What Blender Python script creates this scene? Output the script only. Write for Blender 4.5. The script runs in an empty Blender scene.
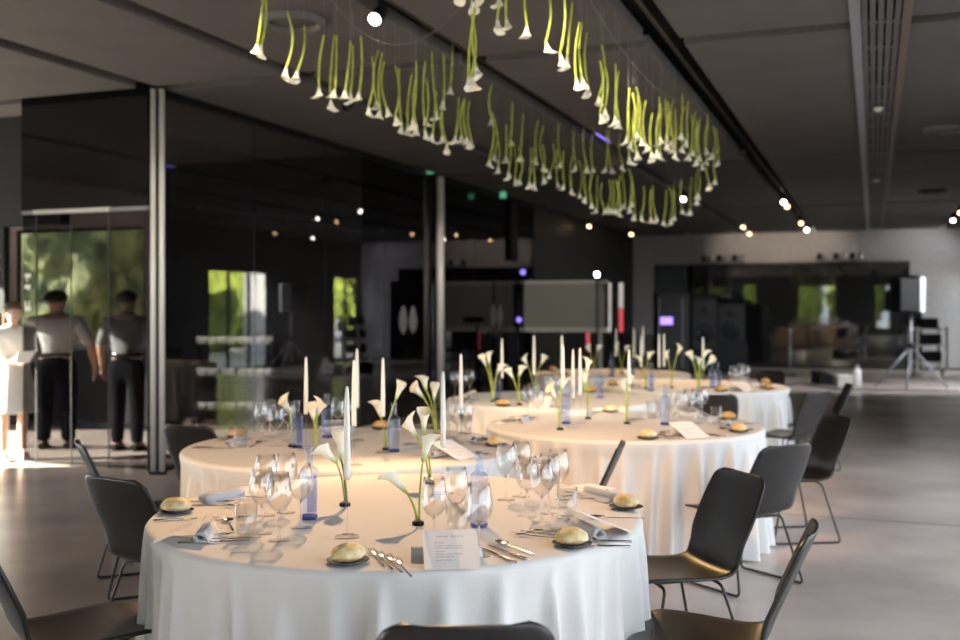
import bpy, bmesh, math, random
from mathutils import Vector, Matrix, noise
random.seed(7)
S = bpy.context.scene
COL = S.collection
PI = math.pi
# ------------------------------------------------------------------ camera frame
F, H, YAW, HOR = 1040.0, 1.512, math.radians(20.7), 310.0
SN, CS = math.sin(YAW), math.cos(YAW)
def LD(lat, d, z=0.0):                       # metres right of / ahead of the camera -> room
    return Vector((-SN*d + CS*lat, CS*d + SN*lat, z))
def P(px, d, z=0.0):
    return LD((px-480)/F*d, d, z)
def G(px, py, z=0.0):                        # where a sight line meets the level z
    return P(px, (H-z)*F/(py-HOR), z)
TZ = 0.76                                    # table height
CEIL = 3.56

# ------------------------------------------------------------------ materials
MATS = {}
def nt(name):
    m = bpy.data.materials.new(name); m.use_nodes = True
    MATS[name] = m
    return m, m.node_tree.nodes, m.node_tree.links
def pbr(name, col, rough=0.5, metal=0.0, spec=0.5, ior=None, noise_amt=0.0, noise_scale=8.0, bump=0.0, bump_scale=60.0, col2=None, sheen=0.0, coat=0.0, sss=0.0):
    m, N, L = nt(name); b = N['Principled BSDF']
    b.inputs['Base Color'].default_value = (*col, 1)
    b.inputs['Roughness'].default_value = rough
    b.inputs['Metallic'].default_value = metal
    b.inputs['Specular IOR Level'].default_value = spec
    if ior: b.inputs['IOR'].default_value = ior
    if coat: b.inputs['Coat Weight'].default_value = coat
    if sss:
        b.inputs['Subsurface Weight'].default_value = sss
        b.inputs['Subsurface Radius'].default_value = (.01, .008, .005)
    if noise_amt or col2:
        tc = N.new('ShaderNodeTexCoord'); no = N.new('ShaderNodeTexNoise'); no.inputs['Scale'].default_value = noise_scale
        no.inputs['Detail'].default_value = 6
        L.new(tc.outputs['Object'], no.inputs['Vector'])
        r = N.new('ShaderNodeValToRGB'); c2 = col2 or tuple(min(1, c*(1+noise_amt)) for c in col)
        c1 = col if col2 else tuple(c*(1-noise_amt) for c in col)
        r.color_ramp.elements[0].position = .35; r.color_ramp.elements[1].position = .65
        r.color_ramp.elements[0].color = (*c1, 1); r.color_ramp.elements[1].color = (*c2, 1)
        L.new(no.outputs['Fac'], r.inputs['Fac']); L.new(r.outputs['Color'], b.inputs['Base Color'])
    if bump:
        tc = N.new('ShaderNodeTexCoord'); no = N.new('ShaderNodeTexNoise'); no.inputs['Scale'].default_value = bump_scale
        no.inputs['Detail'].default_value = 5
        L.new(tc.outputs['Object'], no.inputs['Vector'])
        bp = N.new('ShaderNodeBump'); bp.inputs['Strength'].default_value = bump; bp.inputs['Distance'].default_value = .01
        L.new(no.outputs['Fac'], bp.inputs['Height']); L.new(bp.outputs['Normal'], b.inputs['Normal'])
    return m
def emit(name, col, s):
    m, N, L = nt(name)
    N.remove(N['Principled BSDF']); e = N.new('ShaderNodeEmission')
    e.inputs['Color'].default_value = (*col, 1); e.inputs['Strength'].default_value = s
    L.new(e.outputs[0], N['Material Output'].inputs['Surface'])
    return m
def clear(name, tint, gloss=(1, 1, 1), ior=1.5, rough=0.0, power=5.0):     # thin glass: see-through with fresnel reflection
    m, N, L = nt(name)
    N.remove(N['Principled BSDF'])
    t = N.new('ShaderNodeBsdfTransparent'); t.inputs['Color'].default_value = (*tint, 1)
    g = N.new('ShaderNodeBsdfGlossy'); g.inputs['Color'].default_value = (*gloss, 1); g.inputs['Roughness'].default_value = rough
    f = N.new('ShaderNodeLayerWeight'); f.inputs['Blend'].default_value = .5
    x = N.new('ShaderNodeMixShader')
    f0 = ((ior-1)/(ior+1))**2                       # Schlick reflectance from the same value on either side of the pane
    pw = N.new('ShaderNodeMath'); pw.operation = 'POWER'; pw.inputs[1].default_value = power
    L.new(f.outputs['Facing'], pw.inputs[0])
    ma = N.new('ShaderNodeMath'); ma.operation = 'MULTIPLY_ADD'; ma.inputs[1].default_value = 1-f0; ma.inputs[2].default_value = f0
    L.new(pw.outputs[0], ma.inputs[0]); fac = ma.outputs[0]
    L.new(fac, x.inputs[0]); L.new(t.outputs[0], x.inputs[1]); L.new(g.outputs[0], x.inputs[2])
    L.new(x.outputs[0], N['Material Output'].inputs['Surface'])
    return m

pbr('floor', (.57, .465, .41), .27, noise_amt=.20, noise_scale=.9, bump=.05, bump_scale=3)
pbr('ceiling', (.088, .080, .077), .75, noise_amt=.08, noise_scale=2)
pbr('void', (.005, .005, .005), .8)
pbr('channel', (.03, .024, .02), .5)
pbr('dark_wall', (.02, .019, .02), .6)
pbr('black_wall', (.008, .008, .009), .5)
pbr('grey_wall', (.42, .39, .37), .8, noise_amt=.05)
pbr('lobby_wall', (.36, .31, .31), .8)
pbr('white_wall', (.6, .58, .55), .8)
clear('mirror_glass', (.40, .40, .41), (.62, .62, .66), 2.1)
pbr('back_mirror', (.012, .012, .012), .025, ior=2.0)
clear('lobby_glass', (.48, .48, .49), (.20, .20, .20), 1.45)
clear('window_glass', (.93, .95, .94), (1, 1, 1), 1.35)
pbr('header_glass', (.006, .006, .006), .05, ior=1.45)
pbr('seam', (.10, .10, .10), .5)
pbr('steel', (.62, .60, .56), .28, metal=1.0)
pbr('post_metal', (.74, .71, .65), .35, metal=.1)
pbr('cutlery', (.72, .66, .60), .16, metal=1.0)
pbr('chair_shell', (.018, .0165, .016), .36, spec=.45)
pbr('chair_frame', (.014, .014, .015), .35, metal=.3)
pbr('cloth', (.72, .70, .68), .9, bump=.10, bump_scale=180, spec=.2)
pbr('napkin', (.60, .60, .61), .9, bump=.15, bump_scale=240)
pbr('paper', (.86, .82, .80), .7)
pbr('ink', (.50, .44, .44), .8)
pbr('wax', (.86, .84, .76), .42, sss=.25)
pbr('wick', (.02, .015, .012), .9)
pbr('stem', (.40, .44, .06), .45, noise_amt=.25, noise_scale=14)
pbr('stem_dark', (.045, .10, .02), .45, noise_amt=.2, noise_scale=10)
pbr('spadix', (.75, .45, .04), .6)
pbr('bread', (.70, .45, .16), .75, col2=(.87, .76, .50), noise_scale=22, bump=.5, bump_scale=45)
pbr('bread_dark', (.46, .24, .07), .75, col2=(.68, .45, .19), noise_scale=20, bump=.5, bump_scale=45)
pbr('plate', (.12, .12, .125), .18, metal=.6)
pbr('black', (.005, .005, .0055), .6, spec=.25)
pbr('black_gloss', (.010, .010, .012), .2)
pbr('rubber', (.02, .02, .02), .8)
pbr('screen', (.30, .285, .24), .55)
pbr('white_frame', (.55, .53, .47), .5)
pbr('white', (.78, .77, .74), .5)
pbr('grey_metal', (.25, .25, .27), .4, metal=.5)
pbr('duct_light', (.34, .34, .38), .4, metal=.4)
pbr('duct_brown', (.13, .09, .07), .5)
pbr('duct_plate', (.10, .095, .095), .6)
pbr('skin', (.50, .29, .20), .55, sss=.1)
pbr('skin_pale', (.68, .45, .34), .55, sss=.1)
pbr('hair', (.012, .009, .008), .6)
pbr('hair_brown', (.12, .065, .035), .6)
pbr('shirt', (.62, .60, .59), .9, bump=.3, bump_scale=30)
pbr('shirt_grey', (.20, .195, .20), .9, bump=.3, bump_scale=30)
pbr('dress', (.80, .79, .74), .9)
pbr('trousers', (.005, .005, .008), .95, spec=.1)
pbr('shoe', (.012, .01, .01), .4)
pbr('thread', (.22, .21, .20), .6)
pbr('decal', (.32, .32, .33), .7)
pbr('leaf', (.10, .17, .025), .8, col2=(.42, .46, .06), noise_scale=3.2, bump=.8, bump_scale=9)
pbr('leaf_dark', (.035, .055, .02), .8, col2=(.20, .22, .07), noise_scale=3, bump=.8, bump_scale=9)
pbr('bark', (.08, .06, .045), .9)
pbr('ground', (.42, .40, .38), .9, noise_amt=.12, noise_scale=1)
pbr('red', (.6, .04, .05), .5)
emit('lamp_white', (1, .93, .80), 14)
emit('lamp_warm', (1, .62, .28), 5)
emit('lamp_violet', (.30, .20, 1), .9)
emit('lamp_stage', (.9, .95, 1), 22)
emit('screen_violet', (.40, .25, 1), 1.1)
emit('lamp_green', (.15, .6, .3), .35)
emit('tube_white', (1, .93, .85), .26)
emit('tube_red', (1, .14, .16), .34)
clear('wine_glass', (.985, .985, .985), (1, 1, 1), 1.7, power=3.3)
clear('glass_foot', (.985, .985, .985), (1, 1, 1), 1.35, power=7)
def real_glass(name, blend):
    m, N, L = nt(name); N.remove(N['Principled BSDF'])
    g = N.new('ShaderNodeBsdfGlass'); g.inputs['IOR'].default_value = 1.5
    t = N.new('ShaderNodeBsdfTransparent'); x = N.new('ShaderNodeMixShader'); x.inputs[0].default_value = blend
    L.new(t.outputs[0], x.inputs[1]); L.new(g.outputs[0], x.inputs[2])
    L.new(x.outputs[0], N['Material Output'].inputs['Surface'])
real_glass('glass_stem', 1.0)

clear('bottle_panel', (.55, .62, .93), (1, 1, 1), 1.5)
clear('acrylic', (.96, .96, .96), (1, 1, 1), 1.45)
clear('bottle_blue', (.78, .84, .97), (1, 1, 1), 1.6, power=3.0)
clear('bottle_cobalt', (.42, .48, .84), (1, 1, 1), 1.5)
# calla bloom: cream spathe, green towards its throat (petal pigment)
def bloom_mat():
    m, N, L = nt('bloom'); b = N['Principled BSDF']
    b.inputs['Roughness'].default_value = .5
    b.inputs['Subsurface Weight'].default_value = .15; b.inputs['Subsurface Radius'].default_value = (.01, .01, .006)
    tc = N.new('ShaderNodeTexCoord'); sp = N.new('ShaderNodeSeparateXYZ'); r = N.new('ShaderNodeValToRGB')
    L.new(tc.outputs['Generated'], sp.inputs[0]); L.new(sp.outputs['Z'], r.inputs['Fac'])
    r.color_ramp.elements[0].color = (.30, .42, .06, 1); r.color_ramp.elements[0].position = .02
    r.color_ramp.elements[1].color = (.88, .85, .70, 1); r.color_ramp.elements[1].position = .38
    L.new(r.outputs['Color'], b.inputs['Base Color'])
    return m
bloom_mat()
def M(n): return MATS[n]

# ------------------------------------------------------------------ mesh helpers
class MB:
    def __init__(s): s.v = []; s.f = []; s.sm = []
    def add(s, vs, fs, smooth=False):
        o = len(s.v); s.v += [tuple(v) for v in vs]
        for f in fs: s.f.append(tuple(i+o for i in f)); s.sm.append(smooth)
        return s
    def box(s, x0, x1, y0, y1, z0, z1):
        return s.add([(x0,y0,z0),(x1,y0,z0),(x1,y1,z0),(x0,y1,z0),(x0,y0,z1),(x1,y0,z1),(x1,y1,z1),(x0,y1,z1)],
              [(0,3,2,1),(4,5,6,7),(0,1,5,4),(1,2,6,5),(2,3,7,6),(3,0,4,7)])
    def lathe(s, prof, n=24, c=(0,0,0), closed_ends=True, squash=(1,1)):
        vs = []; fs = []
        for r, z in prof:
            for i in range(n):
                a = 2*PI*i/n; vs.append((c[0]+r*math.cos(a)*squash[0], c[1]+r*math.sin(a)*squash[1], c[2]+z))
        for k in range(len(prof)-1):
            for i in range(n):
                j = (i+1) % n; fs.append((k*n+i, k*n+j, (k+1)*n+j, (k+1)*n+i))
        if closed_ends:
            if prof[0][0] > 1e-5: fs.append(tuple(range(n))[::-1])
            if prof[-1][0] > 1e-5: fs.append(tuple((len(prof)-1)*n+i for i in range(n)))
        return s.add(vs, fs, True)
    def tube(s, pts, r, n=8, cap=True):
        pts = [Vector(p) for p in pts]; m = len(pts)
        rs = r if isinstance(r, (list, tuple)) else [r]*m
        vs = []; fs = []; up = None
        for k in range(m):
            t = (pts[min(k+1, m-1)] - pts[max(k-1, 0)]).normalized()
            if up is None: up = t.orthogonal().normalized()
            up = (up - t*up.dot(t)); up = up.normalized() if up.length > 1e-6 else t.orthogonal().normalized()
            w = t.cross(up)
            for i in range(n):
                a = 2*PI*i/n; vs.append(pts[k] + (up*math.cos(a) + w*math.sin(a))*rs[k])
        for k in range(m-1):
            for i in range(n):
                j = (i+1) % n; fs.append((k*n+i, k*n+j, (k+1)*n+j, (k+1)*n+i))
        if cap: fs.append(tuple(range(n))[::-1]); fs.append(tuple((m-1)*n+i for i in range(n)))
        return s.add(vs, fs, True)
    def grid(s, rows, smooth=True, close=False):
        n = len(rows[0]); vs = [p for r in rows for p in r]; fs = []
        for k in range(len(rows)-1):
            for i in range(n if close else n-1):
                j = (i+1) % n; fs.append((k*n+i, k*n+j, (k+1)*n+j, (k+1)*n+i))
        return s.add(vs, fs, smooth)
    def prism(s, outline, z0, z1):
        n = len(outline); vs = [(x, y, z0) for x, y in outline] + [(x, y, z1) for x, y in outline]
        fs = [tuple(range(n))[::-1], tuple(range(n, 2*n))] + [(i, (i+1) % n, n+(i+1) % n, n+i) for i in range(n)]
        return s.add(vs, fs)
    def move(s, mat):
        s.v = [tuple(mat @ Vector(v)) for v in s.v]; return s
    def mesh(s, name, bevel=0.0):
        me = bpy.data.meshes.new(name); me.from_pydata(s.v, [], s.f)
        for p, q in zip(me.polygons, s.sm): p.use_smooth = q
        bm = bmesh.new(); bm.from_mesh(me)
        if bevel:
            bmesh.ops.bevel(bm, geom=[e for e in bm.edges if e.calc_face_angle(0) > .6], offset=bevel, segments=2, profile=.6, affect='EDGES')
        bmesh.ops.recalc_face_normals(bm, faces=bm.faces); bm.to_mesh(me); bm.free()
        me.update(); return me
def solid(me, th, offset=0.0):
    o = bpy.data.objects.new('tmp', me); COL.objects.link(o)
    md = o.modifiers.new('s', 'SOLIDIFY'); md.thickness = th; md.offset = offset
    r = bpy.data.meshes.new_from_object(o.evaluated_get(bpy.context.evaluated_depsgraph_get()))
    bpy.data.objects.remove(o); return r
def skin(verts, edges, radii, sub=2, root=0):
    me = bpy.data.meshes.new('sk'); me.from_pydata(verts, edges, [])
    o = bpy.data.objects.new('tmp', me); COL.objects.link(o)
    o.modifiers.new('k', 'SKIN')
    for i, r in enumerate(radii):
        d = me.skin_vertices[0].data[i]; d.radius = r if isinstance(r, tuple) else (r, r); d.use_root = (i == root)
    md = o.modifiers.new('u', 'SUBSURF'); md.levels = sub; md.render_levels = sub
    r = bpy.data.meshes.new_from_object(o.evaluated_get(bpy.context.evaluated_depsgraph_get()))
    for p in r.polygons: p.use_smooth = True
    bpy.data.objects.remove(o); return r

def setm(me, mat):
    me.materials.clear(); me.materials.append(M(mat)); return me
def obj(name, me, mat, parent=None, loc=None, rot=None):
    if isinstance(me, MB): me = me.mesh(name)
    if not me.materials: setm(me, mat)
    o = bpy.data.objects.new(name, me); COL.objects.link(o)
    if parent: o.parent = parent
    if loc: o.location = loc
    if rot: o.rotation_euler = rot
    return o
def tag(o, label, cat, group=None, kind=None):
    o['label'] = label; o['category'] = cat
    if group: o['group'] = group
    if kind: o['kind'] = kind
    return o
def thing(name, label, cat, loc=(0,0,0), rotz=0.0, group=None, rot=None, scale=None):
    o = bpy.data.objects.new(name, None); COL.objects.link(o); o.empty_display_size = .05
    o.location = loc; o.rotation_euler = rot or (0, 0, rotz)
    if scale: o.scale = (scale,)*3 if not isinstance(scale, tuple) else scale
    return tag(o, label, cat, group)
def struct(name, me, mat, parent=None, label=None):
    o = obj(name, me, mat, parent)
    if not parent:
        o['kind'] = 'structure'
        if label: o['label'] = label; o['category'] = name.split('_')[0]
    return o
def copy_tree(o, parent=None):
    c = o.copy(); COL.objects.link(c); c.parent = parent
    for ch in list(o.children): copy_tree(ch, c)
    return c
PROTO = {}
def place(key, make, label, cat, loc, rotz=0.0, group=None, rot=None, scale=None):
    if key not in PROTO:
        o = make(); PROTO[key] = o
    else: o = copy_tree(PROTO[key])
    o.location = loc; o.rotation_euler = rot or (0, 0, rotz); o.scale = (scale,)*3 if scale else (1, 1, 1)
    for k in ('group', 'label', 'category'):
        if k in o: del o[k]
    return tag(o, label, cat, group)

# ------------------------------------------------------------------ room shell
XG, YF = -6.25, 8.02            # long dark glass wall, lobby glass front
XR, YB, YS, XL = 2.15, 28.5, -9.0, -12.2
struct('floor', MB().box(XL-.2, XR+.2, YS-.2, YB+.2, -.12, 0), 'floor')
b = MB()
for yj in (8.0, 14.7):
    b.box(XG+.02, XR, yj-.008, yj+.008, .0002, .0012)
struct('trim_1', b, 'duct_plate')
# ceiling: panels between recessed channels and cross seams
tr = [(-12.2, 0), (-9.3, .16), (XG, .22), (-4.7, .20), (-3.1, .22), (-1.5, .28), (.05, .40), (1.62, .2), (XR, 0)]
ys = [(YS, 0), (-5.3, .2), (1.3, .2), (7.95, .2), (14.65, .16), (21.35, .16), (YB, 0)]
b = MB()
for (xa, wa), (xb, wb) in zip(tr, tr[1:]):
    for (ya, va), (yb, vb) in zip(ys, ys[1:]):
        b.box(xa+wa/2, xb-wb/2, ya+va/2, yb-vb/2, CEIL, CEIL+.10)
struct('ceiling', b, 'ceiling')
struct('trim_2', MB().box(XL-.3, XR+.3, YS-.3, YB+.3, CEIL+.30, CEIL+.42), 'void')
# track rails inside the channels
b = MB()
for x, w in tr[2:6]+tr[7:8]:
    b.box(x-.018, x+.018, YS+.1, YB-.1, CEIL+.06, CEIL+.30)
struct('trim_3', b, 'channel')

def wall_x(name, x, th, y0, y1, holes, mat, ztop=CEIL+.30):      # wall in a plane of constant x; holes: (ya, yb, za, zb)
    b = MB(); cur = y0
    for ya, yb, za, zb in sorted(holes):
        if ya > cur: b.box(x, x+th, cur, ya, 0, ztop)
        if za > 0: b.box(x, x+th, ya, yb, 0, za)
        b.box(x, x+th, ya, yb, zb, ztop); cur = yb
    if cur < y1: b.box(x, x+th, cur, y1, 0, ztop)
    return struct(name, b, mat)
def wall_y(name, y, th, x0, x1, holes, mat, ztop=CEIL+.30):
    b = MB(); cur = x0
    for xa, xb, za, zb in sorted(holes):
        if xa > cur: b.box(cur, xa, y, y+th, 0, ztop)
        if za > 0: b.box(xa, xb, y, y+th, 0, za)
        b.box(xa, xb, y, y+th, zb, ztop); cur = xb
    if cur < x1: b.box(cur, x1, y, y+th, 0, ztop)
    return struct(name, b, mat)
WN = [0]
def window_x(x, ya, yb, za, zb, n):
    WN[0] += 1
    w = bpy.data.objects.new('window_%d' % WN[0], None); COL.objects.link(w); w['kind'] = 'structure'
    b = MB()
    for k in range(n+1):
        y = ya + (yb-ya)*k/n; b.box(x-.03, x+.03, y-.03, y+.03, za, zb)
    b.box(x-.03, x+.03, ya, yb, zb-.05, zb); b.box(x-.03, x+.03, ya, yb, za, za+.05)
    struct('window_frame', b, 'black', w)
    struct('window_pane', MB().box(x-.004, x+.004, ya, yb, za, zb), 'window_glass', w)
    portal((x, (ya+yb)/2, (za+zb)/2), yb-ya, zb-za, 'x', 1 if x < -5 else -1)
def window_y(y, xa, xb, za, zb, n, s=1):
    WN[0] += 1
    w = bpy.data.objects.new('window_%d' % WN[0], None); COL.objects.link(w); w['kind'] = 'structure'
    b = MB()
    for k in range(n+1):
        x = xa + (xb-xa)*k/n; b.box(x-.03, x+.03, y-.03, y+.03, za, zb)
    b.box(xa, xb, y-.03, y+.03, zb-.05, zb); b.box(xa, xb, y-.03, y+.03, za, za+.05)
    struct('window_frame', b, 'black', w)
    struct('window_pane', MB().box(xa, xb, y-.004, y+.004, za, zb), 'window_glass', w)
    portal(((xa+xb)/2, y, (za+zb)/2), xb-xa, zb-za, 'y', s)
def portal(c, w, h, axis, s):
    l = bpy.data.lights.new('window_portal', 'AREA'); l.shape = 'RECTANGLE'; l.size = w; l.size_y = h
    l.cycles.is_portal = True
    o = bpy.data.objects.new('window_portal', l); COL.objects.link(o)
    d = Vector((s, 0, 0)) if axis == 'x' else Vector((0, s, 0))
    o.location = Vector(c) - d*.05
    o.rotation_euler = d.to_track_quat('-Z', 'Y').to_euler()

# right wall and the wall behind the camera: daylight windows
HR = [(-7.2, 11.6, .05, 3.0), (20.7, 23.4, .03, 2.5), (26.8, 28.42, .03, 2.5)]
wall_x('wall_right', XR, .18, YS, YB, HR, 'dark_wall')
window_x(XR+.09, -7.2, 11.6, .05, 3.0, 10)
window_x(XR+.09, 20.7, 23.4, .03, 2.5, 3)
window_x(XR+.09, 26.8, 28.42, .03, 2.5, 2)
HS = [(-11.6, -10.8, .4, 3.1), (-7.5, -6.7, .4, 3.1), (-4.25, -2.1, .4, 3.0), (.1, .9, .4, 3.0)]
wall_y('wall_front', YS-.18, .18, XL-.18, XR+.18, HS, 'dark_wall')
for xa, xb, za, zb in HS: window_y(YS-.09, xa, xb, za, zb, 1 if xb-xa < 1 else 2)
# outer wall of the lobby, with the glazed side the sun comes through
wall_x('wall_outer', XL-.18, .18, YS, 12.4, [(-7.5, .5, .05, 3.0), (5.2, 8.9, .0, 3.45)], 'lobby_wall')
window_x(XL-.09, -7.5, .5, .05, 3.0, 5)
window_x(XL-.09, 5.2, 8.9, .0, 3.45, 2)
# lobby end wall with window on the garden
YE = 12.2
wall_y('wall_lobby', YE, .16, XL, -9.72, [(-12.12, -9.75, .9, 2.72)], 'lobby_wall')
window_y(YE+.08, -12.12, -9.75, .9, 2.72, 1, -1)
struct('wall_lobby_side', MB().box(-9.7, XG-.02, YE, YE+.16, 0, CEIL+.2), 'black_wall')
struct('wall_lobby_header', MB().box(XL, -7.88, 8.55, 8.70, 2.40, CEIL+.2), 'black')
# back wall: grey, with the dark mirror set in it
struct('wall_back', MB().box(XG-.2, XR+.2, YB, YB+.2, 0, CEIL+.30), 'grey_wall')
wall_x('wall_left', XG-.25, .2, 12.36, YB, [], 'black_wall')
xa, xb = G(655, 366).x, -.05
struct('wall_mirror', MB().box(-5.6, .87, YB-.06, YB-.005, .02, 2.72).box(.87, 1.15, YB-.06, YB-.005, .02, 2.38), 'back_mirror')
struct('trim_4', MB().box(-5.62, .88, YB-.09, YB-.005, 2.72, 2.76), 'duct_plate')
struct('baseboard_back', MB().box(XG, XR, YB-.075, YB-.062, 0, .05), 'black')
# long dark glass wall, panel by panel with fine seams
edges = [8.06, 9.66, 11.22, 12.85, 14.66, 16.3, 17.9, 19.5]
b = MB(); s_ = MB()
for ya, yb in zip(edges, edges[1:]):
    b.box(XG-.012, XG, ya+.006, yb-.006, .02, CEIL)
    s_.box(XG-.02, XG-.013, yb-.012, yb+.012, .0, CEIL)
w = struct('wall_glass', b, 'mirror_glass'); struct('seam', s_, 'seam', w)
struct('wall_dark_end', MB().box(XG-.02, XG+.02, 19.5, YB, 0, CEIL+.1), 'black_wall')
struct('trim_5', MB().box(XG-.06, XG+.06, 18.0, 18.35, 2.42, CEIL), 'black')
struct('trim_6', MB().box(XG-.03, XG+.03, 8.06, 19.5, CEIL-.05, CEIL+.02).box(XG-.03, XG+.03, 8.06, 19.5, 0, .02), 'black')
# lobby glass front, facing the tables
XF = -7.86
b = MB(); s_ = MB()
pe = [XF, XF+.17, XF+.60, XF+1.05, XF+1.50, XG-.02]
for i_, (x0, x1) in enumerate(zip(pe, pe[1:])):
    b.box(x0+.004, x1-.004, YF-.006, YF+.006, .02, 2.45)
    s_.box(x1-.003, x1+.003, YF-.007, YF+.007, .0, 2.45)
w = struct('wall_lobby_glass', b, 'lobby_glass'); struct('seam', s_, 'duct_plate', w)
struct('trim_7', MB().box(XF, XG-.02, YF-.02, YF+.05, 2.49, CEIL+.1), 'header_glass')
struct('trim_8', MB().box(XF+.15, XF+1.07, YF-.03, YF+.012, 2.45, 2.49), 'white_frame')
struct('trim_9', MB().box(XF+1.07, XG-.02, YF-.02, YF+.012, 2.455, 2.485).box(XF, XF+.15, YF-.02, YF+.012, 2.455, 2.485), 'grey_metal')
struct('trim_10', MB().box(XG-.09, XG-.02, YF-.02, YF+.06, 0, CEIL), 'black')

# ------------------------------------------------------------------ ceiling fittings
def post(px, d, r, label):
    p = P(px, d); t = thing('steel_post', label, 'post', (p.x, p.y, 0))
    obj('tube', MB().lathe([(r, .03), (r, CEIL-.02)], 20), 'post_metal', t)
    obj('base_plate', MB().lathe([(r*1.6, 0), (r*1.6, .025), (r*1.05, .03)], 20), 'black', t)
    obj('top_plate', MB().lathe([(r*1.05, CEIL-.02), (r*1.5, CEIL-.012), (r*1.5, CEIL)], 20), 'black', t)
post(153.2, 9.56, .024, 'slim pale steel post at the corner of the dark glass, left of the pair')
post(161.8, 9.56, .027, 'slim pale steel post at the corner of the dark glass, right of the pair')
post(440.5, 15.80, .058, 'lone pale steel post against the dark glass wall beyond the left rear table')

t = thing('ceiling_duct', 'long slotted grey air duct running down the ceiling', 'air duct', (.05, 0, CEIL))
obj('side_rail', MB().box(-.20, -.13, 2.0, 28.3, -.03, .04), 'duct_light', t)
obj('side_rail', MB().box(.14, .20, 2.0, 28.3, -.03, .04), 'duct_brown', t)
b = MB()
for k in range(5): b.box(-.13+.054*k+.006, -.13+.054*k+.044, 2.0, 28.3, -.015, .01)
y = 2.6
while y < 28: b.box(-.13, .14, y, y+.07, -.012, .012); y += .75
obj('slat', b, 'duct_plate', t)
obj('back_plate', MB().box(-.13, .14, 2, 28.3, .04, .05), 'void', t)
obj('sensor', MB().lathe([(.03, -.05), (.045, -.03), (.045, -.012)], 16, (0, 11.2, 0)), 'white', t)
obj('sensor', MB().lathe([(.03, -.05), (.045, -.03), (.045, -.012)], 16, (0, 17.4, 0)), 'white', t)

for px, py, lab in ((293, 19, 'round grey ceiling speaker beside the left calla strand'), (945, 128, 'round ceiling speaker at the right, nearer of the two'), (932, 190, 'round ceiling speaker at the right, farther of the two')):
    p = G(px, py, CEIL)
    t = thing('ceiling_speaker', lab, 'speaker', (p.x, p.y, CEIL))
    obj('ring', MB().lathe([(.17, -.002), (.175, -.045), (.20, -.055), (.225, -.045), (.23, -.002)], 40, closed_ends=False), 'duct_plate', t)
    obj('grille', MB().lathe([(0.0, -.018), (.17, -.018), (.17, -.012)], 40), 'duct_plate', t)
SPOTN = [0]
def spot(px, x, lens, label, y=None, size=1.0):
    if y is None:
        k = (px-480)/F; d = x/(-SN+CS*k); y = d*(CS+SN*k)
    t = thing('track_spotlight', label, 'spotlight', (x, min(y, YB-.25), CEIL+(.06 if min(abs(x-q[0]) for q in tr[1:-1]) < .1 else -.001)), 0, 'track spotlights on the ceiling')
    R = Matrix.Translation((0, -.02, -.13)) @ Matrix.Rotation(math.radians(-52), 4, 'X')
    obj('bracket', MB().box(-.012, .012, -.012, .012, -.12, .0), 'black', t)
    obj('can', MB().lathe([(.035, .08), (.048, .07), (.048, -.07), (.042, -.072)], 16, closed_ends=True).move(R), 'black', t)
    obj('lens', MB().lathe([(0, -.075), (.042*size, -.075), (.042*size, -.0725)], 16).move(R), lens, t)
    return t
spot(363, -3.1, 'lamp_white', 'glowing track spotlight above the left calla strand', 6.3)
spot(684, -3.1, 'lamp_white', 'glowing white track spotlight behind the far end of the lower callas')
spot(784, -1.5, 'lamp_white', 'glowing white spotlight on the channel right of the callas, nearer of a close pair')
spot(788, -1.5, 'lamp_warm', 'small amber spotlight on the channel right of the callas, farther of a close pair', 20.3)
spot(811, -1.5, 'lamp_warm', 'amber spotlight at the back end of the channel right of the callas', 24.3)
spot(811, -1.5, 'lamp_white', 'bright spotlight nearest the back wall on the channel right of the callas', 26.4)
spot(749, -2.75, 'lamp_warm', 'amber spotlight at the back end of the channel over the callas, nearer one', 24.2)
spot(749, -2.85, 'lamp_warm', 'amber spotlight nearest the back wall on the channel over the callas', 26.4)
spot(632, -5.6, 'lamp_warm', 'amber spotlight below the far lower callas')
spot(624, -5.65, 'black_gloss', 'dim unlit spotlight beside the amber one below the lower callas', 25.2)
spot(590, -5.95, 'lamp_warm', 'small amber spotlight at the left below the lower callas')
spot(949, 1.62, 'lamp_warm', 'amber spotlight at the right edge near the back wall, upper of two', 22.8)
spot(949, 1.62, 'lamp_white', 'bright spotlight at the right edge near the back wall, lower of two', 24.7)
spot(0, -1.5, 'black_gloss', 'unlit spotlight on the brown channel above the calla loop', 13.2)
spot(0, -4.7, 'black_gloss', 'unlit spotlight on the dark channel left of the callas, nearer one', 8.9)
spot(0, -4.7, 'black_gloss', 'unlit spotlight on the dark channel left of the callas, farther one', 14.0)
for yy, lab in ((1.2, 'nearest'), (2.4, 'second'), (4.0, 'third')):        # lamps above the frame
    spot(0, -1.5, 'lamp_white', 'track spotlight on the right channel over the front table, %s one' % lab, yy)
    spot(0, -3.1, 'lamp_white', 'track spotlight on the left channel over the front table, %s one' % lab, yy)
o = obj('led_bar', MB().box(-.02, .02, -.32, .32, -.05, 0), 'lamp_violet', None, (-3.02, 12.2, CEIL+.06))
tag(o, 'short violet led bar glowing in the ceiling channel behind the callas', 'light')
for px, py, d in ((413, 171, 15.6), (503, 195, 17.9)):
    p = P(px, d, H+(HOR-py)*d/F)
    o = obj('exit_sign', MB().box(-.05, .05, -.02, .02, -.05, .05), 'lamp_green', None, (max(p.x, XG+.08), p.y, p.z))
    tag(o, 'small green exit lamp high on the dark glass, %s' % ('nearer one' if px < 450 else 'farther one'), 'lamp')

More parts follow.
